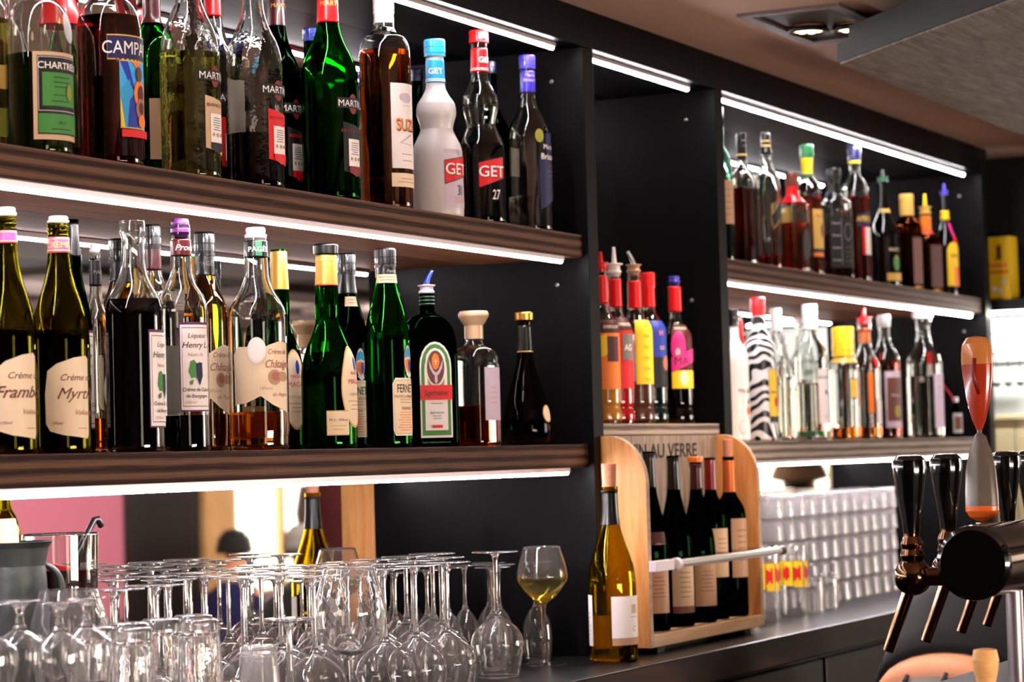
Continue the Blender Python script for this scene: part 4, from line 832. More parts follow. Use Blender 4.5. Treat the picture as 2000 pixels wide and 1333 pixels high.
b_ = MB(); b_.lathe([(0, .0096), (x.r * .85, .0096), (x.r * .9, .02), (0, .02)], 24); b_.build('tinted_base', M('green_tint', (.35, .80, .55), .3), x.t)
x = B('tequila_bottle', 'clear tequila bottle with a tall yellow cap and red top', 'bottle', 1650, 60, 640, YF, S2T, 'bordeaux', 'clear', phi=50)
x.liquid('chat', .11).screw('yellow', .74, k=1.35, knurl=False).sleeve(.68, .74, 'gold').label([('r', -.35, .1, .36, .54, 'brown'), ('r', -.33, .08, .37, .53, 'yellow'), ('r', .55, .8, .3, .56, 'orange')], phi=-.1)
x = B('rum_bottle', 'clear rum bottle with a red pourer and copper neck band', 'bottle', 1692, 58, 602, YF + .004, S2T, 'henry', 'clear', gh=.88, phi=30)
x.liquid('chat', .09).sleeve(.73, .84, M('copper_foil', (.66, .36, .20), .35, metal=.5)).pourer('red', .88, 1.0, 'red').label([('e', .4, .58, .2, .04, 'red'), ('r', .2, .8, .12, .3, 'white'), ('r', -.4, .0, .2, .5, 'orange')])
x = B('rum_bottle', 'clear rum bottle with a dark cap and a grey script label', 'bottle', 1731, 58, 616, YF, S2T, 'cassis', 'clear', phi=34)
x.liquid('darkw', .63).screw('grey', .90, k=1.15).label([('r', -.65, .75, .09, .54, 'lilac'), ('r', -.52, .62, .14, .49, 'brown'), ('t', 'Vieux', .05, .35, 8, 'silver', .01, .35), ('e', .2, .22, .25, .05, 'olive')])
x = B('rum_bottle', 'large clear rum bottle with a white stopper, right on the lower right shelf', 'bottle', 1807, 70, 610, YF, S2T, 'henry', 'clear', gh=.96, phi=56)
x.liquid('water', .49).plug('white', .95, kind='flat').label([('r', -.45, .75, .08, .50, 'lilac'), ('l', -.2, .6, .3, .42, 3, 'grey')]).back(.14, .48, .4)
x = B('grenadine_bottle', 'dark bottle with a red cap behind the large clear rum bottle', 'bottle', 1822, 30, 687, YB, S2T, 'cassis', 'dark', phi=40); x.liquid('black', .6).screw('red', .86, k=1.2).sleeve(.65, .85, 'white')
x = B('miniature_bottle', 'miniature dark bottle with a small framed label tied with a red cord', 'bottle', 1868, 24, 776, YF, S2T, 'cassis', 'dark', phi=20)
x.liquid('black', .5).screw('silver', .88, k=1.1, metal=.5).label([('r', -.85, .85, .12, .80 * .75, 'silver'), ('r', -.6, .6, .2, .52, 'brown')])
mini = x
b_ = MB(); r_ = mini.r; h_ = mini.H
pts = [(-r_ * .35, 0, h_ * .87), (-r_ * .7, 0, h_ * 1.05), (-r_ * 2.0, .004, h_ * 1.32), (-r_ * 2.6, .008, h_ * 1.9), (-r_ * 3.1, .012, h_ * 2.2)]
b_.sweep(pts, .0016, 8); o_ = b_.build('red_cord', M('red_cord', (.85, .08, .12), .5), mini.t)
# ================================================================== wine rack on the counter
rw = wood('honey_rack_board', (.74, .46, .24), (.88, .64, .40), (14, 14, 1), .5, 3, 4)
re = wood('grey_sanded_edge', (.58, .50, .45), (.72, .65, .59), (3, 3, 12), .6)
rg = wood('grey_back_board', (.42, .35, .31), (.66, .59, .54), (30, 1, 1.2), .6)
RY0, RY1 = F - .097, F - .004
RX0 = onY(1270, 1200, RY0).x; RX1 = onY(1487, 1150, RY0).x + .012
RZ0 = ZC + .012; RZ1 = EYE + .0325
rack = thing('wine_rack', 'wooden wine-by-the-glass rack with rounded sides on the grey counter', 'wine rack', ((RX0 + RX1) / 2, (RY0 + RY1) / 2, ZC))
def side_poly():
    P = [(RY1, RZ0), (RY0, RZ0), (RY0, RZ1 - .085)]
    for i in range(1, 11): a = PI / 2 * i / 10; P.append((RY0 + .072 * (1 - math.cos(a)), RZ1 - .085 + .085 * math.sin(a)))
    return P + [(RY1, RZ1)]
cx_, cy_ = (RX0 + RX1) / 2, (RY0 + RY1) / 2
loc_poly = [(y - cy_, z - ZC) for y, z in side_poly()]
for x0, x1 in ((RX0 - .0, RX0 + .013), (RX1 - .013, RX1)):
    b = MB(); b.prism(loc_poly, 'YZ', x0 - cx_, x1 - cx_)
    for i in range(len(b.f)):
        b.m[i] = 0 if i < 2 else 1
    b.build('side_panel', [rw, re], rack, bevel=.001)
b = MB(); b.box(RX0 + .013 - cx_, RX1 - .013 - cx_, RY1 - .009 - cy_, RY1 - cy_, RZ0 - ZC, RZ1 - ZC); bp = b.build('back_panel', rg, rack)
b = MB(); b.box(RX0 + .013 - cx_, RX1 - .013 - cx_, RY0 - cy_, RY1 - .009 - cy_, RZ0 - ZC, RZ0 + .022 - ZC); b.build('base_board', [wood('pale_rack_rail', (.70, .55, .42), (.84, .70, .56), (1, 12, 12), .5)], rack, bevel=.001)
for x_ in (RX0 + .05, RX1 - .08):
    b = MB(); b.box(x_ - cx_, x_ + .03 - cx_, RY0 + .01 - cy_, RY1 - .01 - cy_, 0, RZ0 - ZC); b.build('foot', black2, rack)
V, Fc = text2d('VIN AU VERRE', .026, .012, 0, 1.35)
tx = onY(1296, 880, RY1 - .009)
b = MB(); b.add([(tx.x - cx_ + x, RY1 - .0098 - cy_, tx.z - ZC + y) for x, y in V], Fc); b.build('lettering', M('burnt_letter_black', (.10, .08, .07), .7), bp, fix=False)
barz = EYE - .196; bx1 = onY(1522, 1075, RY0 - .012).x
b = MB(); b.box(RX0 - .0 - cx_, RX0 + .085 - cx_, RY0 - .014 - cy_, RY0 - .0 - cy_, barz - .009 - ZC, barz + .009 - ZC)
b.lathe([(0, 0), (.011, 0), (.011, .016), (0, .016)], 20, 0, (RX0 + .085 - cx_, RY0 - .012 - cy_, barz - ZC), (1, 0, 0))
b.build('bracket', M('white_bracket', (.86, .82, .86), .4), rack, bevel=.001)
b = MB(); b.tube((RX0 + .095 - cx_, RY0 - .012 - cy_, barz - ZC), (bx1 - cx_, RY0 - .012 - cy_, barz - ZC), .0072, 18); b.build('retaining_bar', M('satin_steel', (.86, .85, .84), .3, metal=.7), rack)
b = MB(); b.tube((bx1 - cx_, RY0 - .012 - cy_, barz - ZC), (bx1 + .02 - cx_, RY0 - .012 - cy_, barz - ZC), .009, 18); b.build('end_clip', M('dark_plastic', (.15, .14, .15), .4), rack)
ry = (RY0 + RY1) / 2 - .004; rz = RZ0 + .0225
def wine(cx, w_, yt, prof, gl, cap, lab, Y=ry, z0=rz, phi=50, capz=.80, cork=False, gh=1.0, labels=None, lv=.62, liquid='black', name='wine_bottle'):
    x = B(name, lab, 'bottle', cx, w_, yt, Y, z0, prof, gl, gh=gh, phi=phi)
    if liquid: x.liquid(liquid, lv)
    if cap: x.sleeve(capz, (.985 if not cork else .975) * gh, cap, name='capsule', top=not cork)
    if cork: x.plug(M('cork_wood', (.80, .52, .40), .8, noise=.25, nscale=160), gh, 1.0, 'cork')
    if labels: x.label(labels)
    return x
tl = lambda c='tan', v0=.10, v1=.36: [('r', -.75, .8, v0, v1, c), ('l', -.4, .5, v0 + .08, v1 - .05, 6, 'brown')]
wine(1273, 68, 882, 'wine', 'dark', 'black', 'red wine bottle with a black capsule at the left end of the rack', labels=tl() + [('r', -.6, .6, .48, .55, 'maroon')], phi=20)
wine(1320, 68, 890, 'wine', 'dark', 'black', 'wine bottle with a black capsule and long tan label, second in the rack', labels=tl('beige', .08, .38) + [('r', -.75, .8, .08, .12, 'brown')], phi=30)
x = wine(1364, 68, 892, 'wine', 'dark', 'maroon', 'wine bottle with an orange stopper over a maroon capsule in the middle of the rack', gh=.97, labels=tl('tan', .10, .37), phi=30)
x.plug('orange', .965, kind='flat')
wine(1392, 60, 894, 'bordeaux', 'dark', 'dred', 'wine bottle with a bright red capsule, fourth from the left in the rack', labels=tl('beige', .26, .56), phi=40, Y=ry + .004)
wine(1428, 62, 858, 'bordeaux', 'dark', M('copper_capsule', (.78, .40, .18), .4, metal=.4), 'wine bottle with a copper capsule and its cork pushed back in, right of the rack', labels=tl('tan', .22, .55), phi=46, gh=.90, cork=True, capz=.70)
x = wine(1196, 93, 906, 'wine', 'yellowgreen', 'black', 'opened white wine bottle with a cork and white labels in front of the black upright', Y=1.752, z0=ZC, phi=32, gh=.885, cork=True, capz=.69, liquid='wine', lv=.24)
x.label([('r', -.62, .95, .088, .333, 'white'), ('r', -.62, .95, .088, .125, 'tan'), ('r', .3, .65, .245, .29, 'beige'), ('t', 'C', .42, .17, 9, 'pink', 0, .2), ('l', .2, .7, .22, .235, 1, 'tan')]).label([('r', -.46, .44, .085, .34, 'white'), ('l', -.3, .3, .13, .26, 6, 'tan')], name='back_label', phi=-2.0)

# ================================================================== glassware
gg = bpy.data.materials.new('drinking_glass'); gg.use_nodes = True; nt = gg.node_tree; nt.nodes.remove(nt.nodes['Principled BSDF'])
def glow_mix(m, f, bump=.12):  # white mixed into the glass stands in for light caught in it
    nt = m.node_tree; g_ = nt.nodes.new('ShaderNodeBsdfGlass'); g_.inputs['Roughness'].default_value = 0; g_.inputs['IOR'].default_value = 1.5
    d_ = nt.nodes.new('ShaderNodeBsdfDiffuse'); d_.inputs[0].default_value = (.9, .86, .88, 1); t_ = nt.nodes.new('ShaderNodeBsdfTranslucent'); t_.inputs[0].default_value = (.9, .86, .88, 1)
    tc = nt.nodes.new('ShaderNodeTexCoord'); nz = nt.nodes.new('ShaderNodeTexNoise'); nz.inputs['Scale'].default_value = 45; bp = nt.nodes.new('ShaderNodeBump'); bp.inputs['Strength'].default_value = bump; bp.inputs['Distance'].default_value = .002
    nt.links.new(tc.outputs['Object'], nz.inputs['Vector']); nt.links.new(nz.outputs['Fac'], bp.inputs['Height']); nt.links.new(bp.outputs[0], g_.inputs['Normal'])
    mx = nt.nodes.new('ShaderNodeMixShader'); mx.inputs[0].default_value = f
    m2 = nt.nodes.new('ShaderNodeMixShader'); m2.inputs[0].default_value = .5; nt.links.new(d_.outputs[0], m2.inputs[1]); nt.links.new(t_.outputs[0], m2.inputs[2])
    nt.links.new(g_.outputs[0], mx.inputs[1]); nt.links.new(m2.outputs[0], mx.inputs[2]); nt.links.new(mx.outputs[0], nt.nodes['Material Output'].inputs[0])
glow_mix(gg, .025, .3)
gt = bpy.data.materials.new('glow_whitened_glass'); gt.use_nodes = True; gt.node_tree.nodes.remove(gt.node_tree.nodes['Principled BSDF']); glow_mix(gt, .17, .3)  # stronger white imitates the bright glow of the stacked tumblers
def shell(out, th, n=26, z0=None):
    """closed shell of a bowl from rim to bottom; out: (z, r) from rim z=0 upwards (upside down)"""
    f = pchip(out); z1 = out[-1][0]; P = []
    for i in range(n + 1): z = z1 * (1 - (1 - i / n) ** 1.0); P.append((f(z), z))
    I = [(max(0.0005, r - th), z - (th if i == n else 0)) for i, (r, z) in enumerate(P)]
    return [(0, z1)] + list(reversed(P)) + I[:-1] + [(max(.0008, P[-1][0] - th) * .6, z1 - th), (0, z1 - th)]
def flip(P, H): return [(r, H - z) for r, z in P]
def stemglass(name, label, cat, bowl, bh, sr, H, fr_, loc, up=False, wine_lv=None, group=None, mat_=None):
    mat_ = mat_ or gg; t = thing(name, label, cat, loc, 0, group); T = (lambda P: flip(P, H)) if up else (lambda P: P)
    b = MB(); b.lathe(T(shell(bowl, .0011)), 36); b.build('bowl', mat_, t)
    b = MB(); s0 = bh - .0005; b.lathe(T([(0, s0), (sr * 2.2, s0), (sr * 1.3, s0 + .006), (sr, s0 + .018), (sr * .95, (s0 + H) / 2), (sr, H - .018), (sr * 1.6, H - .008), (sr * 2.6, H - .004), (0, H - .004)]), 20); b.build('stem', mat_, t)
    b = MB(); b.lathe(T([(0, H - .0042), (sr * 2.6, H - .0042), (fr_ * .6, H - .0026), (fr_, H - .0016), (fr_, H - .0004), (fr_ * .96, H), (0, H)]), 40); b.build('foot', mat_, t)
    if wine_lv:
        f = pchip(bowl); P = [(0, wine_lv)] + [(f(z) - .0007, z) for z in [wine_lv + (bh - .002 - wine_lv) * i / 14 for i in range(15)]] + [(0, bh - .0015)]
        b = MB(); b.lathe(T(P), 36); b.build('white_wine', liq('pale_white_wine', (.95, .88, .42)), t)
    return t
WB = [(0, .033), (.052, .0425), (.066, .040), (.082, .029), (.094, .012), (.099, .005)]
lab_w = 'upside-down stemmed wine glass in the crowd on the left of the grey counter'
proto = stemglass('wine_glass', lab_w, 'glass', WB, .099, .0033, .2, .037, (3.545, 1.816, ZC), group='upside-down wine glasses on the counter')
proto['label'] = 'upside-down wine glass standing free, nearest the filled glass of white wine'; del proto['group']
rnd = random.Random(5)
def row(y, x0, x1, st):
    x = x0
    while x <= x1 + 1e-6:
        copy_thing(proto, (x + rnd.uniform(-.003, .003), y + rnd.uniform(-.002, .002), ZC), rnd.uniform(0, 6), lab_w, 'upside-down wine glasses on the counter'); x += st
row(1.722, 2.835, 2.84, .0925); row(1.722, 3.02, 3.21, .0925); row(1.812, 2.80, 3.44, .0925); row(1.902, 2.76, 3.52, .0925); row(1.992, 2.76, 3.14, .0925); row(1.832, 2.545, 2.70, .092)
FB = [(0, .022), (.035, .0255), (.06, .024), (.085, .014), (.097, .004)]
lab_f = 'slim upside-down flute behind the wine glasses near the black upright'
fp = stemglass('flute', lab_f, 'glass', FB, .097, .0028, .170, .029, (3.66, 1.88, ZC), group='slim flutes behind the wine glasses')
for (x_, y_) in ((3.755, 1.918), (3.84, 1.89), (3.58, 1.96), (3.66, 1.965), (3.74, 1.975), (3.82, 1.97), (3.50, 1.975), (3.42, 1.99), (3.34, 1.99), (3.26, 1.99), (3.63, 1.81 + .01)):
    if (x_, y_) != (3.63, 1.82): copy_thing(fp, (x_, y_, ZC), 0, lab_f, 'slim flutes behind the wine glasses')
UB = [(0, .031), (.045, .0425), (.052, .0430), (.066, .037), (.085, .020), (.097, .006)]
p = onZ(1064, 1299, ZC)
stemglass('filled_wine_glass', 'upright glass half full of white wine at the front of the counter', 'glass', UB, .097, .0033, .198, .038, (p.x, p.y, ZC), up=True, wine_lv=.052)
UL = [(0, .035), (.06, .049), (.085, .047), (.105, .034), (.118, .008)]
ul = stemglass('large_wine_glass', 'large upright empty wine glass among the upside-down ones, left behind the ladle bowl', 'glass', UL, .118, .0035, .205, .038, (2.63, 1.775 + .0, ZC), up=True)
for k, (x_, y_, l_) in enumerate(((2.9275, 1.722, 'large upright empty wine glass in the middle of the upside-down ones'), )): copy_thing(ul, (x_, y_ - .0, ZC + .0), 0, l_)
ul.location = (2.47, 1.86 + .085, ZC); ul['label'] = 'large upright empty wine glass in front of the red punch, at the left'
ul.location = (2.445, 1.828, ZC)
# tumblers in two layers with snifters on top, at the left front
TB = [(0, .026), (.03, .0255), (.072, .0235), (.082, .023)]
def tumbler(name, label, cat, H, r0, r1, loc, group=None, facets=0, mat_=None, base=.010, up=False):
    t = None; b = MB(); n = 40
    fn = (lambda r, z, a: (r * math.cos(a) * (1 - .018 * abs(math.cos(a * facets / 2))), r * math.sin(a) * (1 - .018 * abs(math.cos(a * facets / 2))))) if facets else None
    P = [(0, H), (r1 * .85, H), (r1 * .97, H - .002), (r1, H - .005), (r1 + (r0 - r1) * .4, H * .6), (r0, H * .05), (r0 - .0006, 0), (r0 - .0022, .0), (r1 + (r0 - r1) * .4 - .002, H * .6), (r1 - .003, H - base - .004), (r1 * .7, H - base), (0, H - base)]
    if up: P = flip(P, H)
    b.lathe(P, n, fn=fn); o = b.build(name, mat_ or gg); o.location = loc; return tag(o, label, cat, group)
gl = 'thick-based tumbler turned upside down on a layer of others at the left front'
t0 = tumbler('tumbler', gl, 'glass', .082, .0275, .0245, (2.395, 1.702, ZC), 'thick-based tumblers stacked in two layers', 9, base=.016)
def cp(o, loc, label=None, group=None):
    c = o.copy(); COL.objects.link(c); c.location = loc
    if label: c['label'] = label
    if group: c['group'] = group
    return c
for i in range(4):
    for j in range(2):
        for k in range(2):
            if (i, j, k) == (0, 0, 0): continue
            if j == 0 and k == 1 and i in (1, 3): continue
            cp(t0, (2.395 + i * .069 + j * .004, 1.702 + j * .0575, ZC + .0823 * k))
SB = [(0, .023), (.03, .031), (.045, .0305), (.058, .018), (.066, .006)]
sl = 'short-stemmed brandy glass upside down at the left edge'
sn = stemglass('brandy_glass', sl, 'glass', SB, .066, .0042, .098, .023, (2.325, 1.715, ZC + .105), group='short-stemmed brandy glasses')
hb = tumbler('highball_glass', 'short faceted tumbler upside down under the brandy glasses', 'glass', .105, .030, .026, (2.325, 1.715, ZC), 'faceted tumblers at the left front', 11)
for (x_, y_) in ((2.255, 1.70), (2.275, 1.76 + .01), (2.215, 1.765)):
    cp(hb, (x_, y_, ZC)); copy_thing(sn, (x_, y_, ZC + .105), 0, sl)
hg = tumbler('highball_glass', 'tall faceted tumbler upside down at the bottom edge, in front of the tumbler stack', 'glass', .122, .031, .0235, (2.665, 1.702, ZC), None, 11, gt)
CB = [(0, .030), (.03, .041), (.048, .036), (.058, .014), (.062, .005)]
cl = 'low stemmed glass upside down at the bottom edge of the picture'
cg = stemglass('low_stem_glass', cl, 'glass', CB, .062, .0042, .150, .034, (2.62, 1.70 - .0, ZC), group='low stemmed glasses at the bottom edge')
cg.location = (2.745, 1.706, ZC)
# bar tumblers stacked five high under the lower right shelf
st_lab = 'small clear tumbler in the five-high stack under the lower right shelf'
sx0 = onY(1503, 1060, 1.93).x; s0 = tumbler('stacked_tumbler', st_lab, 'glass', .0500, .0320, .0275, (sx0, 1.93, ZC), 'small tumblers stacked five high', 10, gt, .007)
for i in range(12):
    for j in range(2):
        for k in range(5):
            if (i, j, k) == (0, 0, 0): continue
            o = cp(s0, (sx0 + i * .0715 + j * .012, 1.93 + j * .067, ZC + .0505 * k)); o.rotation_euler = (0, 0, rnd.uniform(0, 6))
# advertising highballs with yellow and red bands
def adglass(cx, by, ty, wpx, label):
    p = onZ(cx, by, ZC); Zd = depth(p); r = wpx / 2 / FPX * Zd; H = onY(cx, ty, p.y).z - ZC; n = thing('advertising_glass', label, 'glass', (p.x, p.y, ZC), .3)
    b = MB(); b.lathe([(0, H), (r * .95, H), (r, H - .003), (r * .98, .004), (r * .96, 0), (r * .86, 0), (r * .90, .006), (r * .90, H - .022), (0, H - .020)], 36); b.build('glass_body', gg, n)
    b = MB(); seg = 8; R = r + .0006
    for k in range(seg):
        a0 = 2 * PI * k / seg + .05; a1 = 2 * PI * (k + 1) / seg - .05; m_ = 4
        for q in range(m_):
            u, v = a0 + (a1 - a0) * q / m_, a0 + (a1 - a0) * (q + 1) / m_; z0, z1 = H * (.42 + .02 * math.sin(k)), H * .76
            b.add([(R * math.cos(u), R * math.sin(u), z0), (R * math.cos(v), R * math.sin(v), z0), (R * math.cos(v), R * math.sin(v), z1), (R * math.cos(u), R * math.sin(u), z1)], [(0, 1, 2, 3)], 0, True)
            if q in (0, 1, 2): 
                R2 = R + .0004; zz0, zz1 = H * (.50 + .03 * ((q + k) % 2)), H * (.66 + .02 * ((q * 2 + k) % 3)); b.add([(R2 * math.cos(u), R2 * math.sin(u), zz0), (R2 * math.cos(v), R2 * math.sin(v), zz0), (R2 * math.cos(v), R2 * math.sin(v), zz1), (R2 * math.cos(u), R2 * math.sin(u), zz1)], [(0, 1, 2, 3)], 1, True)
    b.build('printed_band', [pc('yellow'), pc('red')], n, fix=False)
adglass(1500, 1216, 1064, 50, 'narrow highball glass with a yellow and red printed band, beside the wine rack')
adglass(1553, 1203, 1062, 55, 'highball glass with a yellow and red printed band, right of its twin')
for (cx, by) in ((1590, 1196), (1618, 1189)):
    p = onZ(cx, by, ZC); tumbler('shot_glass', 'small plain tumbler right of the printed highballs, %s' % ('front' if cx < 1600 else 'rear'), 'glass', .078, .0235, .021, (p.x, p.y, ZC), None, 0, gg)
# ================================================================== punch bowl, ladle, ice bucket
py_ = 1.945; pX = onY(118, 1080, py_).x; Zp = depth((pX, py_, EYE))
t = thing('punch_jar', 'wide glass jar of dark red punch behind the glasses', 'jar', (pX, py_, ZC)); r1, r0, H = .048, .040, .268
b = MB(); b.lathe([(0, 0), (r0, 0), (r0 + .002, .004), (r1, H - .002), (r1 - .001, H), (r1 - .0025, H - .001), (r0 - .001, .008), (0, .008)], 40); b.build('glass_jar', G['clear'], t)
lvl = .222
b = MB(); b.lathe([(0, .0085), (r0 - .002, .0085), (r0 - .002 + (r1 - r0) * .83, lvl), (0, lvl)], 40); b.build('punch', M('dark_red_punch', (.16, .01, .02), .08), t)
for (dx, dy, rz_, l_) in ((-.012, -.012, .4, 'red fruit slice floating at the left of the punch'), (.020, .004, 1.2, 'red fruit slice floating at the right of the punch')):
    b = MB(); b.lathe([(0, 0), (.019, 0), (.021, .003), (.019, .006), (0, .006)], 20); o = b.build('fruit_slice', M('soaked_fruit', (.90, .12, .12), .3, noise=.3, nscale=60)); o.location = (pX + dx, py_ + dy, ZC + lvl - .003); o.rotation_euler = (.15 * rz_, .1, 0); tag(o, l_, 'fruit')
lp = [onY(153, 1082, py_ - .01), onY(172, 1040, py_ - .01), onY(184, 1016, py_ - .01), onY(190, 1014, py_ - .01), onY(198, 1028, py_ - .01)]
b = MB(); base = Vector((pX, py_, ZC)); L0 = Vector((pX - .01, py_ - .005, ZC + .02)); b.sweep([L0] + lp, .0042, 10)
b.lathe([(0, -.008), (.014, -.004), (.018, .008), (.017, .008), (.012, -.002), (0, -.005)], 20, 0, L0); tag(b.build('ladle', M('black_steel', (.10, .09, .09), .35, metal=.5)), 'black bent-handled ladle standing in the red punch', 'ladle')
jX = onY(26, 1130, 1.935).x
t = thing('ice_bucket', 'dark pewter wine bucket with a ring handle at the left edge', 'ice bucket', (jX, 1.935, ZC)); pw = M('dark_pewter', (.22, .23, .22), .42, metal=.7, noise=.4, nscale=50, bump=.5)
H = .262; b = MB(); b.lathe([(0, 0), (.036, 0), (.040, .01), (.043, .12), (.041, H - .05), (.039, H - .03), (.044, H - .008), (.049, H), (.047, H), (.041, H - .01), (.036, H - .03), (.038, H - .06), (.040, .12), (.036, .012), (0, .012)], 44); b.build('bucket_body', pw, t)
b = MB(); pts = [(.040 + .018 * math.sin(a), -.012, H - .065 + .03 * math.cos(a)) for a in [PI * i / 12 for i in range(13)]]; 
pts = [(.034 + .022 * math.sin(a) * .6, -.018 - .020 * math.sin(a), H - .062 + .032 * math.cos(a)) for a in [PI * i / 12 for i in range(13)]]; b.sweep(pts, .0042, 10); b.build('handle', pw, t)
x = B('wine_bottle', 'green wine bottle chilling in the dark bucket at the left edge', 'bottle', 12, 68, 880, 1.937, ZC + .0135, 'whisky', 'olive', H=.308, phi=10); x.liquid('black', .6).plug('black', .985, kind='flat').label([('r', -.8, .8, .60, .90, 'tan')])

# ================================================================== front bar, beer tower, muddler
ZB = 1.10
t = thing('bar', 'dark wooden bar in the near right corner carrying the beer tower', 'bar', (3.15, .70, 0))
b = MB(); b.box(-.5, .50, -.40, .30, 1.085, 1.135); b.build('bar_top', wood('dark_bar_top', (.10, .06, .05), (.20, .13, .10), (1, 10, 10), .5, spec=.1), t)
b = MB(); b.box(-.45, .50, -.30, .28, 0, 1.085); b.build('bar_base', black2, t)
chrome = M('dark_bronze_chrome', (.40, .29, .21), .12, metal=1.0); blk = M('gloss_black_resin', (.02, .018, .018), .12, coat=.5)
ec = onY(1899, 1101, .975); r = .0505; X0 = ec.x; zt = ec.z
tw_ = thing('beer_tower', 'horizontal bronze beer tower with a row of taps on the bar', 'beer tower', (X0 + .45, .975, ZB))
L = lambda x, y, z: (x - X0 - .45, y - .975, z - ZB)
b = MB(); b.lathe([(0, .012), (r * .97, .012), (r, .016), (r, .72), (0, .72)], 64, 0, L(X0, .975, zt), (1, 0, 0)); b.build('barrel', M('polished_steel_bronze', (.50, .40, .36), .14, metal=1.0), tw_)
b = MB(); b.lathe([(0, .0), (r * .9, .0), (r * 1.01, .004), (r * 1.03, .012), (r * 1.0, .016), (0, .016)], 64, 0, L(X0, .975, zt), (1, 0, 0)); b.build('end_cap', blk, tw_)
px_ = onY(1984, 1250, .975).x
for xx in (px_, px_ + .40):
    b = MB(); b.lathe([(0, 0), (.030, 0), (.030, .004), (.0125, .008), (.0125, zt - ZB - r + .004), (0, zt - ZB - r + .004)], 28, 0, L(xx, .975, ZB)); b.build('leg', M('brushed_leg_steel', (.62, .58, .60), .35, metal=.8), tw_)
first = None
def faucet(x, kind='black'):
    global first
    c = (x, 1.072, zt - .020); lc = L(*c)
    if first is not None and kind == 'black':
        f = first.copy(); COL.objects.link(f); f.parent = tw_; f.location = (x - X0 - .04, 0, 0)
        for ch in first.children: d = ch.copy(); COL.objects.link(d); d.parent = f
        return f
    b = MB()
    ball = [(.0265 * math.sin(PI * i / 16), -.0265 * math.cos(PI * i / 16)) for i in range(17)]; ball[0] = (0, -.0265); ball[-1] = (0, .0265)
    b.lathe(ball, 32, 0, lc); b.lathe([(0, 0), (.016, 0), (.013, .015), (.013, .05), (.020, .052), (.020, .068), (0, .068)], 24, 0, (lc[0], lc[1] - .01, lc[2]), (0, -1, 0))
    b.lathe([(0, .018), (.014, .018), (.017, .030), (.0145, .038), (.016, .046), (.011, .056), (.011, .062), (0, .062)], 24, 0, lc)
    b.lathe([(0, 0), (.011, 0), (.012, .006), (.009, .012), (0, .013)], 16, 0, (lc[0] + .018, lc[1], lc[2] + .012), (.8, 0, .6))
    f = b.build('faucet', chrome, tw_)
    b = MB(); p0 = Vector(lc) + Vector((0, .006, -.018)); p1 = Vector(lc) + Vector((0, .040, -.104)); d = (p1 - p0)
    b.lathe([(0, 0), (.0088, 0), (.0076, d.length), (.0058, d.length), (.0058, d.length - .01), (0, d.length - .01)], 20, 0, p0, d); b.build('spout', chrome, f)
    if kind == 'black':
        b = MB(); b.lathe([(0, .060), (.0115, .060), (.0125, .075), (.0175, .108), (.0225, .140), (.0240, .152), (.0230, .163), (.0180, .1685), (.008, .170), (0, .170)], 28, 0, lc); b.build('tap_handle', blk, f); first = f
    else:
        sc_ = lambda P: P
        zs = lambda y: onY(1906, y, 1.072).z; c0_ = zs(1018)
        def flat(r_, z, a): return r_ * math.cos(a) * .6, r_ * 1.1 * math.sin(a)
        hz = lambda y: zs(y) - c[2] + lc[2]
        q = lc[0], lc[1], 0
        b = MB(); b.lathe([(0, hz(1022)), (.007, hz(1020)), (.018, hz(1012)), (.0235, hz(1000)), (.0238, hz(990)), (0, hz(990))], 28, 1, q, fn=flat)
        b.lathe([(0, hz(990)), (.0238, hz(990)), (.0235, hz(965)), (.0215, hz(920)), (.0165, hz(885)), (.008, hz(852)), (.0035, hz(846)), (.0035, hz(838)), (0, hz(838))], 28, 0, q, fn=flat)
        b.build('paddle_base', [M('smoky_grey_resin', (.42, .37, .33), .25, trans=.25, noise=.35, nscale=30), M('amber_resin', (.90, .42, .14), .25, trans=.15)], f)
        b = MB(); b.lathe([(0, hz(842)), (.004, hz(840)), (.010, hz(820)), (.017, hz(780)), (.0212, hz(735)), (.0222, hz(712)), (0, hz(712))], 28, 1, q, fn=flat)
        b.lathe([(0, hz(712)), (.0222, hz(712)), (.0222, hz(690)), (.0205, hz(672)), (.014, hz(660)), (.006, hz(657)), (0, hz(656.5))], 28, 0, q, fn=flat)
        b.sweep([(lc[0] - .008, lc[1] - .004, hz(770)), (lc[0] - .0125, lc[1] + .003, hz(735)), (lc[0] - .012, lc[1], hz(700))], .0035, 8, 2)
        b.build('paddle_head', [M('pale_amber_resin', (.80, .50, .26), .2, trans=.2, coat=.4), M('red_amber_resin', (.66, .20, .10), .2, trans=.2, coat=.4, noise=.3, nscale=45), M('dark_red_emblem', (.45, .06, .05), .4)], f)
    return f
faucet(X0 + .04); 
for dx in (.215, .535, .68): faucet(X0 + dx)
faucet(X0 + .395, 'paddle')
ZB2 = 1.135; e2 = onY(1899, 1101, .8775)      # final stand of the tower on the bar, size 0.9 of the drawn one
tw_.scale = (.9, .9, .9); tw_.location = (e2.x + .405, .8775, ZB2)
mp_ = onY(1925, 1300, .83)
b = MB(); rnd2 = random.Random(3)
def lump(r_, z, a): 
    k = 1 + (.07 * math.sin(a * 5 + z * 60) if z > .075 else 0); return r_ * k * math.cos(a), r_ * k * math.sin(a)
hh = onY(1925, 1266, .83).z - ZB2
b.lathe([(0, 0), (.014, 0), (.015, .01), (.012, .03), (.0095, hh - .06), (.0105, hh - .042), (.0140, hh - .028), (.0158, hh - .014), (.0135, hh - .002), (.006, hh - .0005), (0, hh - .003)], 24, fn=lump)
o = b.build('muddler', wood('pale_turned_wood', (.88, .62, .36), (.97, .76, .50), (4, 4, 10), .5)); o.location = (mp_.x, .83, ZB2); tag(o, 'pale wooden muddler with a knobbed head standing on the bar', 'muddler')

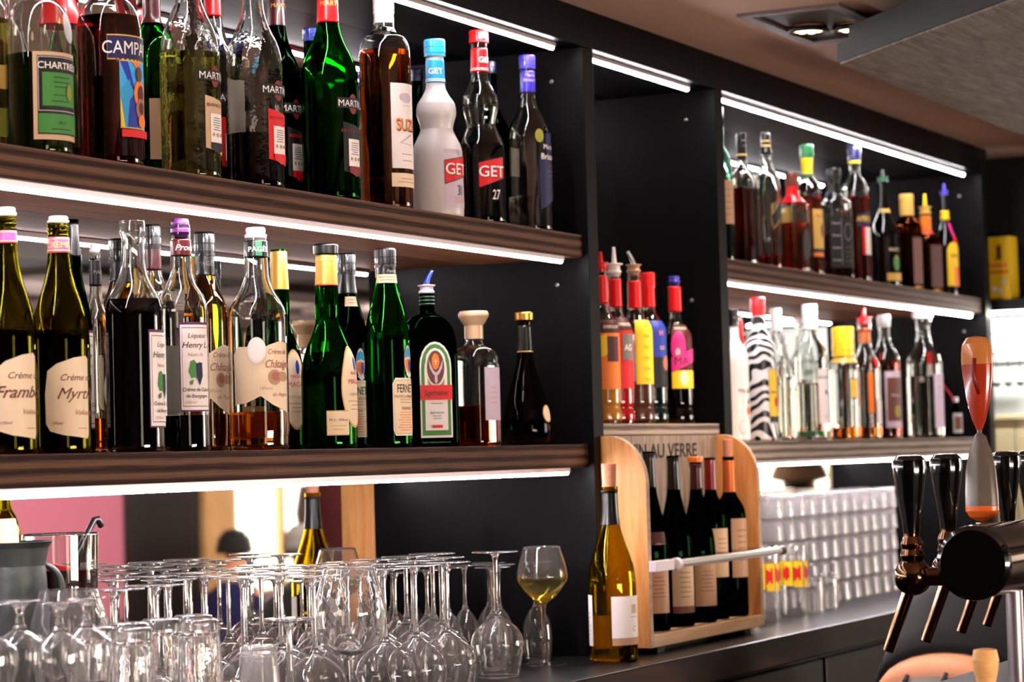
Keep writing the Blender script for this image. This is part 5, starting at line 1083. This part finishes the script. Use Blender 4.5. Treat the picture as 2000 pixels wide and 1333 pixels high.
# ================================================================== people
skin = M('skin', (.90, .62, .48), .55, noise=.05, nscale=30)
def figure(name, label, joints, edges, loc, rz=0, levels=2, mat_=None):
    """continuous body: joints = {name: (x,y,z,r)}"""
    names = list(joints); me = bpy.data.meshes.new('body'); me.from_pydata([joints[n][:3] for n in names], [(names.index(a), names.index(b_)) for a, b_ in edges], [])
    o = bpy.data.objects.new('body', me); COL.objects.link(o); me.materials.append(mat_ or skin)
    sk = o.modifiers.new('skin', 'SKIN'); sk.use_smooth_shade = True
    if not me.skin_vertices: me.attributes.new  # layer is created with the modifier below
    bm = bmesh.new(); bm.from_mesh(me); lay = bm.verts.layers.skin.verify(); bm.verts.ensure_lookup_table()
    for i, n in enumerate(names):
        v = bm.verts[i][lay]; rr = joints[n][3]; v.radius = (rr, rr) if not isinstance(rr, tuple) else rr; v.use_root = (i == 0)
    bm.to_mesh(me); bm.free()
    sb = o.modifiers.new('smooth', 'SUBSURF'); sb.levels = levels; sb.render_levels = levels
    t = thing(name, label, 'person', loc, rz); o.parent = t; return t
def ering(c, ax, a, b_, n=28, up=(0, 0, 1)):
    """elliptical ring at c, normal ax, half width a sideways and b_ along up"""
    ax = Vector(ax).normalized(); u = Vector(up); u = (u - ax * u.dot(ax)).normalized(); s_ = ax.cross(u)
    return [tuple(Vector(c) + s_ * (a * math.cos(2 * PI * k / n)) + u * (b_ * math.sin(2 * PI * k / n))) for k in range(n)]
# bartender bending down behind the beer tower (facing away)
J = {'pelvis': (0, 0, 0, .12), 'waist': (.11, 0, .085, .105), 'chest': (.27, .0, .150, .125), 'neck0': (.44, 0, .11, .07), 'neck': (.50, 0, .04, .055), 'head': (.58, 0, -.03, .085), 'crown': (.66, 0, -.10, .07),
     'shl': (.40, .16, .08, .06), 'ell': (.48, .22, -.18, .042), 'hal': (.62, .16, -.38, .03), 'shr': (.40, -.16, .08, .06), 'elr': (.48, -.22, -.18, .042), 'har': (.62, -.16, -.38, .03),
     'hipl': (.02, .09, -.05, .095), 'knl': (.36, .12, -.36, .065), 'anl': (.05, .11, -.82, .045), 'tol': (.18, .11, -.90, .035), 'hipr': (.02, -.09, -.05, .095), 'knr': (.36, -.12, -.40, .065), 'anr': (.05, -.11, -.82, .045), 'tor': (.18, -.11, -.90, .035)}
E = [('pelvis', 'waist'), ('waist', 'chest'), ('chest', 'neck0'), ('neck0', 'neck'), ('neck', 'head'), ('head', 'crown'), ('chest', 'shl'), ('shl', 'ell'), ('ell', 'hal'), ('chest', 'shr'), ('shr', 'elr'), ('elr', 'har'), ('pelvis', 'hipl'), ('hipl', 'knl'), ('knl', 'anl'), ('anl', 'tol'), ('pelvis', 'hipr'), ('hipr', 'knr'), ('knr', 'anr'), ('anr', 'tor')]
bpos = onY(1846, 1345, 1.33)
per = figure('person', 'person in a dark sweater bending down behind the beer tower, bare lower back showing', J, E, (bpos.x + .02, 1.33, .905), 0)
dx_ = (.80, 0, .55)
b = MB(); b.loft([ering((-.005, 0, .050), dx_, .150, .112), ering((.035, 0, .078), dx_, .148, .108), ering((.075, 0, .096), dx_, .144, .108)], cap=True); b.build('lower_back', skin, per)
b = MB(); b.loft([ering((.050, 0, .088), dx_, .150, .113), ering((.058, 0, .094), dx_, .155, .120), ering((.10, 0, .108), (.9, 0, .3), .160, .125), ering((.18, 0, .145), (1, 0, .25), .172, .138), ering((.28, 0, .172), (1, 0, .05), .190, .146), ering((.37, 0, .150), (1, 0, -.4), .185, .138), ering((.45, 0, .09), (1, 0, -.7), .12, .10), ering((.48, 0, .04), (1, 0, -.8), .07, .06)])
for s_ in (1, -1): b.sweep([(.38, .14 * s_, .08), (.43, .20 * s_, -.03), (.48, .225 * s_, -.18), (.55, .20 * s_, -.29), (.60, .17 * s_, -.35)], [.07, .062, .052, .046, .042], 14)
b.build('sweater', M('charcoal_knit', (.055, .055, .075), .95, noise=.3, nscale=90), per)
jean = M('dark_denim', (.16, .15, .17), .9, noise=.3, nscale=120)
b = MB(); b.loft([ering((-.07, 0, -.12), (.3, 0, 1), .17, .13, up=(1, 0, 0)), ering((-.07, 0, -.05), (.5, 0, .9), .178, .14, up=(-1, 0, 1)), ering((-.045, 0, .010), dx_, .170, .130), ering((-.012, 0, .040), dx_, .156, .118)], cap=True)
for s_ in (1, -1): b.sweep([(-.02, .09 * s_, -.06), (.18, .11 * s_, -.22), (.36, .12 * s_, -.39), (.22, .115 * s_, -.6), (.05, .11 * s_, -.84)], [.115, .10, .082, .068, .06], 16)
b.build('trousers', jean, per)
b = MB(); b.loft([ering((-.030, 0, .022), dx_, .1665, .1265), ering((-.012, 0, .036), dx_, .1615, .1225)], cap=False); bl = b.build('belt', M('grey_leather_belt', (.30, .27, .26), .5), per)
b = MB()
for a in (1.05, 1.45, 1.9, 2.4):
    q0 = Vector((-.034, 0, .018)); ax = Vector(dx_).normalized(); u = (Vector((0, 0, 1)) - ax * ax.z).normalized(); s2 = ax.cross(u)
    P0 = q0 + s2 * (.1685 * math.cos(a)) + u * (.1290 * math.sin(a)); P1 = Vector((-.006, 0, .040)) + s2 * (.1620 * math.cos(a)) + u * (.1245 * math.sin(a)); b.sweep([P0, P1], .0045, 8)
b.build('belt_loop', jean, bl)
b = MB(); b.lathe([(0, -.09), (.05, -.085), (.092, -.03), (.096, .03), (.07, .085), (0, .1)], 24, 0, (.63, 0, -.06), (1, 0, -1)); b.build('hair', M('dark_hair', (.10, .07, .06), .7), per)
# guests seen in the mirror
def guest(label, px, py, Y, coat, hat, hatcol, stand=False, hair=(.12, .09, .08), half=None, k=1.0, face=0):
    d = ray(px, py); tt = (2 * MIR - Y) / d.y; X = d.x * tt; zh = EYE + d.z * tt
    S = {'hips': (0, 0, zh - .68, .13), 'belly': (0, 0, zh - .50, .12), 'chest': (0, 0, zh - .33, .13), 'neck0': (0, 0, zh - .17, .06), 'neck': (.01, 0, zh - .12, .05), 'head': (.02, 0, zh - .04, .078), 'crown': (.01, 0, zh + .05, .07), 'nose': (.095, 0, zh - .02, .02),
         'shl': (0, .16, zh - .22, .06), 'ell': (.04, .21, zh - .48, .042), 'hal': (.24, .15, zh - .50, .032), 'shr': (0, -.16, zh - .22, .06), 'elr': (.04, -.21, zh - .48, .042), 'har': (.24, -.15, zh - .50, .032)}
    if stand: S.update({'kl': (.02, .10, zh - 1.1, .07), 'al': (0, .10, .08, .045), 'kr': (.02, -.10, zh - 1.1, .07), 'ar': (0, -.10, .08, .045)})
    else: S.update({'kl': (.42, .12, zh - .70, .07), 'al': (.42, .12, .08, .045), 'kr': (.42, -.12, zh - .70, .07), 'ar': (.42, -.12, .08, .045)})
    E_ = [('hips', 'belly'), ('belly', 'chest'), ('chest', 'neck0'), ('neck0', 'neck'), ('neck', 'head'), ('head', 'crown'), ('head', 'nose'), ('chest', 'shl'), ('shl', 'ell'), ('ell', 'hal'), ('chest', 'shr'), ('shr', 'elr'), ('elr', 'har'), ('hips', 'kl'), ('kl', 'al'), ('hips', 'kr'), ('kr', 'ar')]
    pr = figure('person', label, S, E_, (X, Y, 0), face)
    b = MB(); z_ = (0, 0, 1); b.loft([ering((0, 0, zh - .80), z_, .20, .15, up=(1, 0, 0)), ering((0, 0, zh - .55), z_, .17, .14, up=(1, 0, 0)), ering((0, 0, zh - .35), z_, .20, .15, up=(1, 0, 0)), ering((0, 0, zh - .22), z_, .19, .12, up=(1, 0, 0)), ering((.01, 0, zh - .14), z_, .075, .07, up=(1, 0, 0))])
    for s_ in (1, -1): b.sweep([(0, .15 * s_, zh - .22), (.02, .20 * s_, zh - .36), (.05, .215 * s_, zh - .49), (.22, .16 * s_, zh - .51)], [.07, .062, .052, .045], 12)
    b.build('coat', M('coat_' + coat, CLR[coat], .85), pr)
    b = MB()
    for s_ in (1, -1): b.sweep([(0, .09 * s_, zh - .68), S['kl'][:1] + (.11 * s_,) + S['kl'][2:3], S['al'][:1] + (.11 * s_,) + (.06,)], [.11, .085, .065], 14)
    b.build('trousers', jean, pr)
    b = MB(); b.lathe([(0, .125 * k), (.05, .115 * k), (.090 * k, .07), (.102 * k, .01), (.098, -.01), (.085, .0), (0, .02)], 24, 0, (.0, 0, zh + .02))
    if hat == 'cap': b.prism([(.07, -.07), (.16, -.055), (.185, 0), (.16, .055), (.07, .07)], 'XY', zh + .022, zh + .032)
    if half:
        for i, f in enumerate(b.f):
            if sum(b.v[q][1] for q in f) / len(f) < -.005: b.m[i] = 1
    b.build('cap' if hat != 'hair' else 'hair', [M('hat_' + hatcol, CLR[hatcol], .8)] + ([M('hat_' + half, CLR[half], .8)] if half else []), pr)
    if hat != 'hair':
        b = MB(); b.lathe([(0, .06), (.07, .05), (.088, .0), (.086, -.03), (0, -.02)], 20, 0, (-.012, 0, zh + .0)); b.build('hair', M('dark_hair', (.1, .07, .06), .7), pr)
    return pr
guest('person in a dark cap sitting by the bright window, seen in the mirror', 590, 1078, -2.6, 'grey', 'cap', 'grey')
guest('dark-haired person sitting beside the wooden window post, seen in the mirror', 458, 1085, -3.35, 'navy', 'hair', 'black')
guest('person standing in a dark red jacket before the window, seen in the mirror', 648, 880, -3.3, 'maroon', 'hair', 'black', stand=True)
guest('person in a big beige and black hat mirrored above the stacked tumblers', 1562, 945, -1.0, 'black', 'hat', 'beige', half='black', k=1.7, face=1.2)
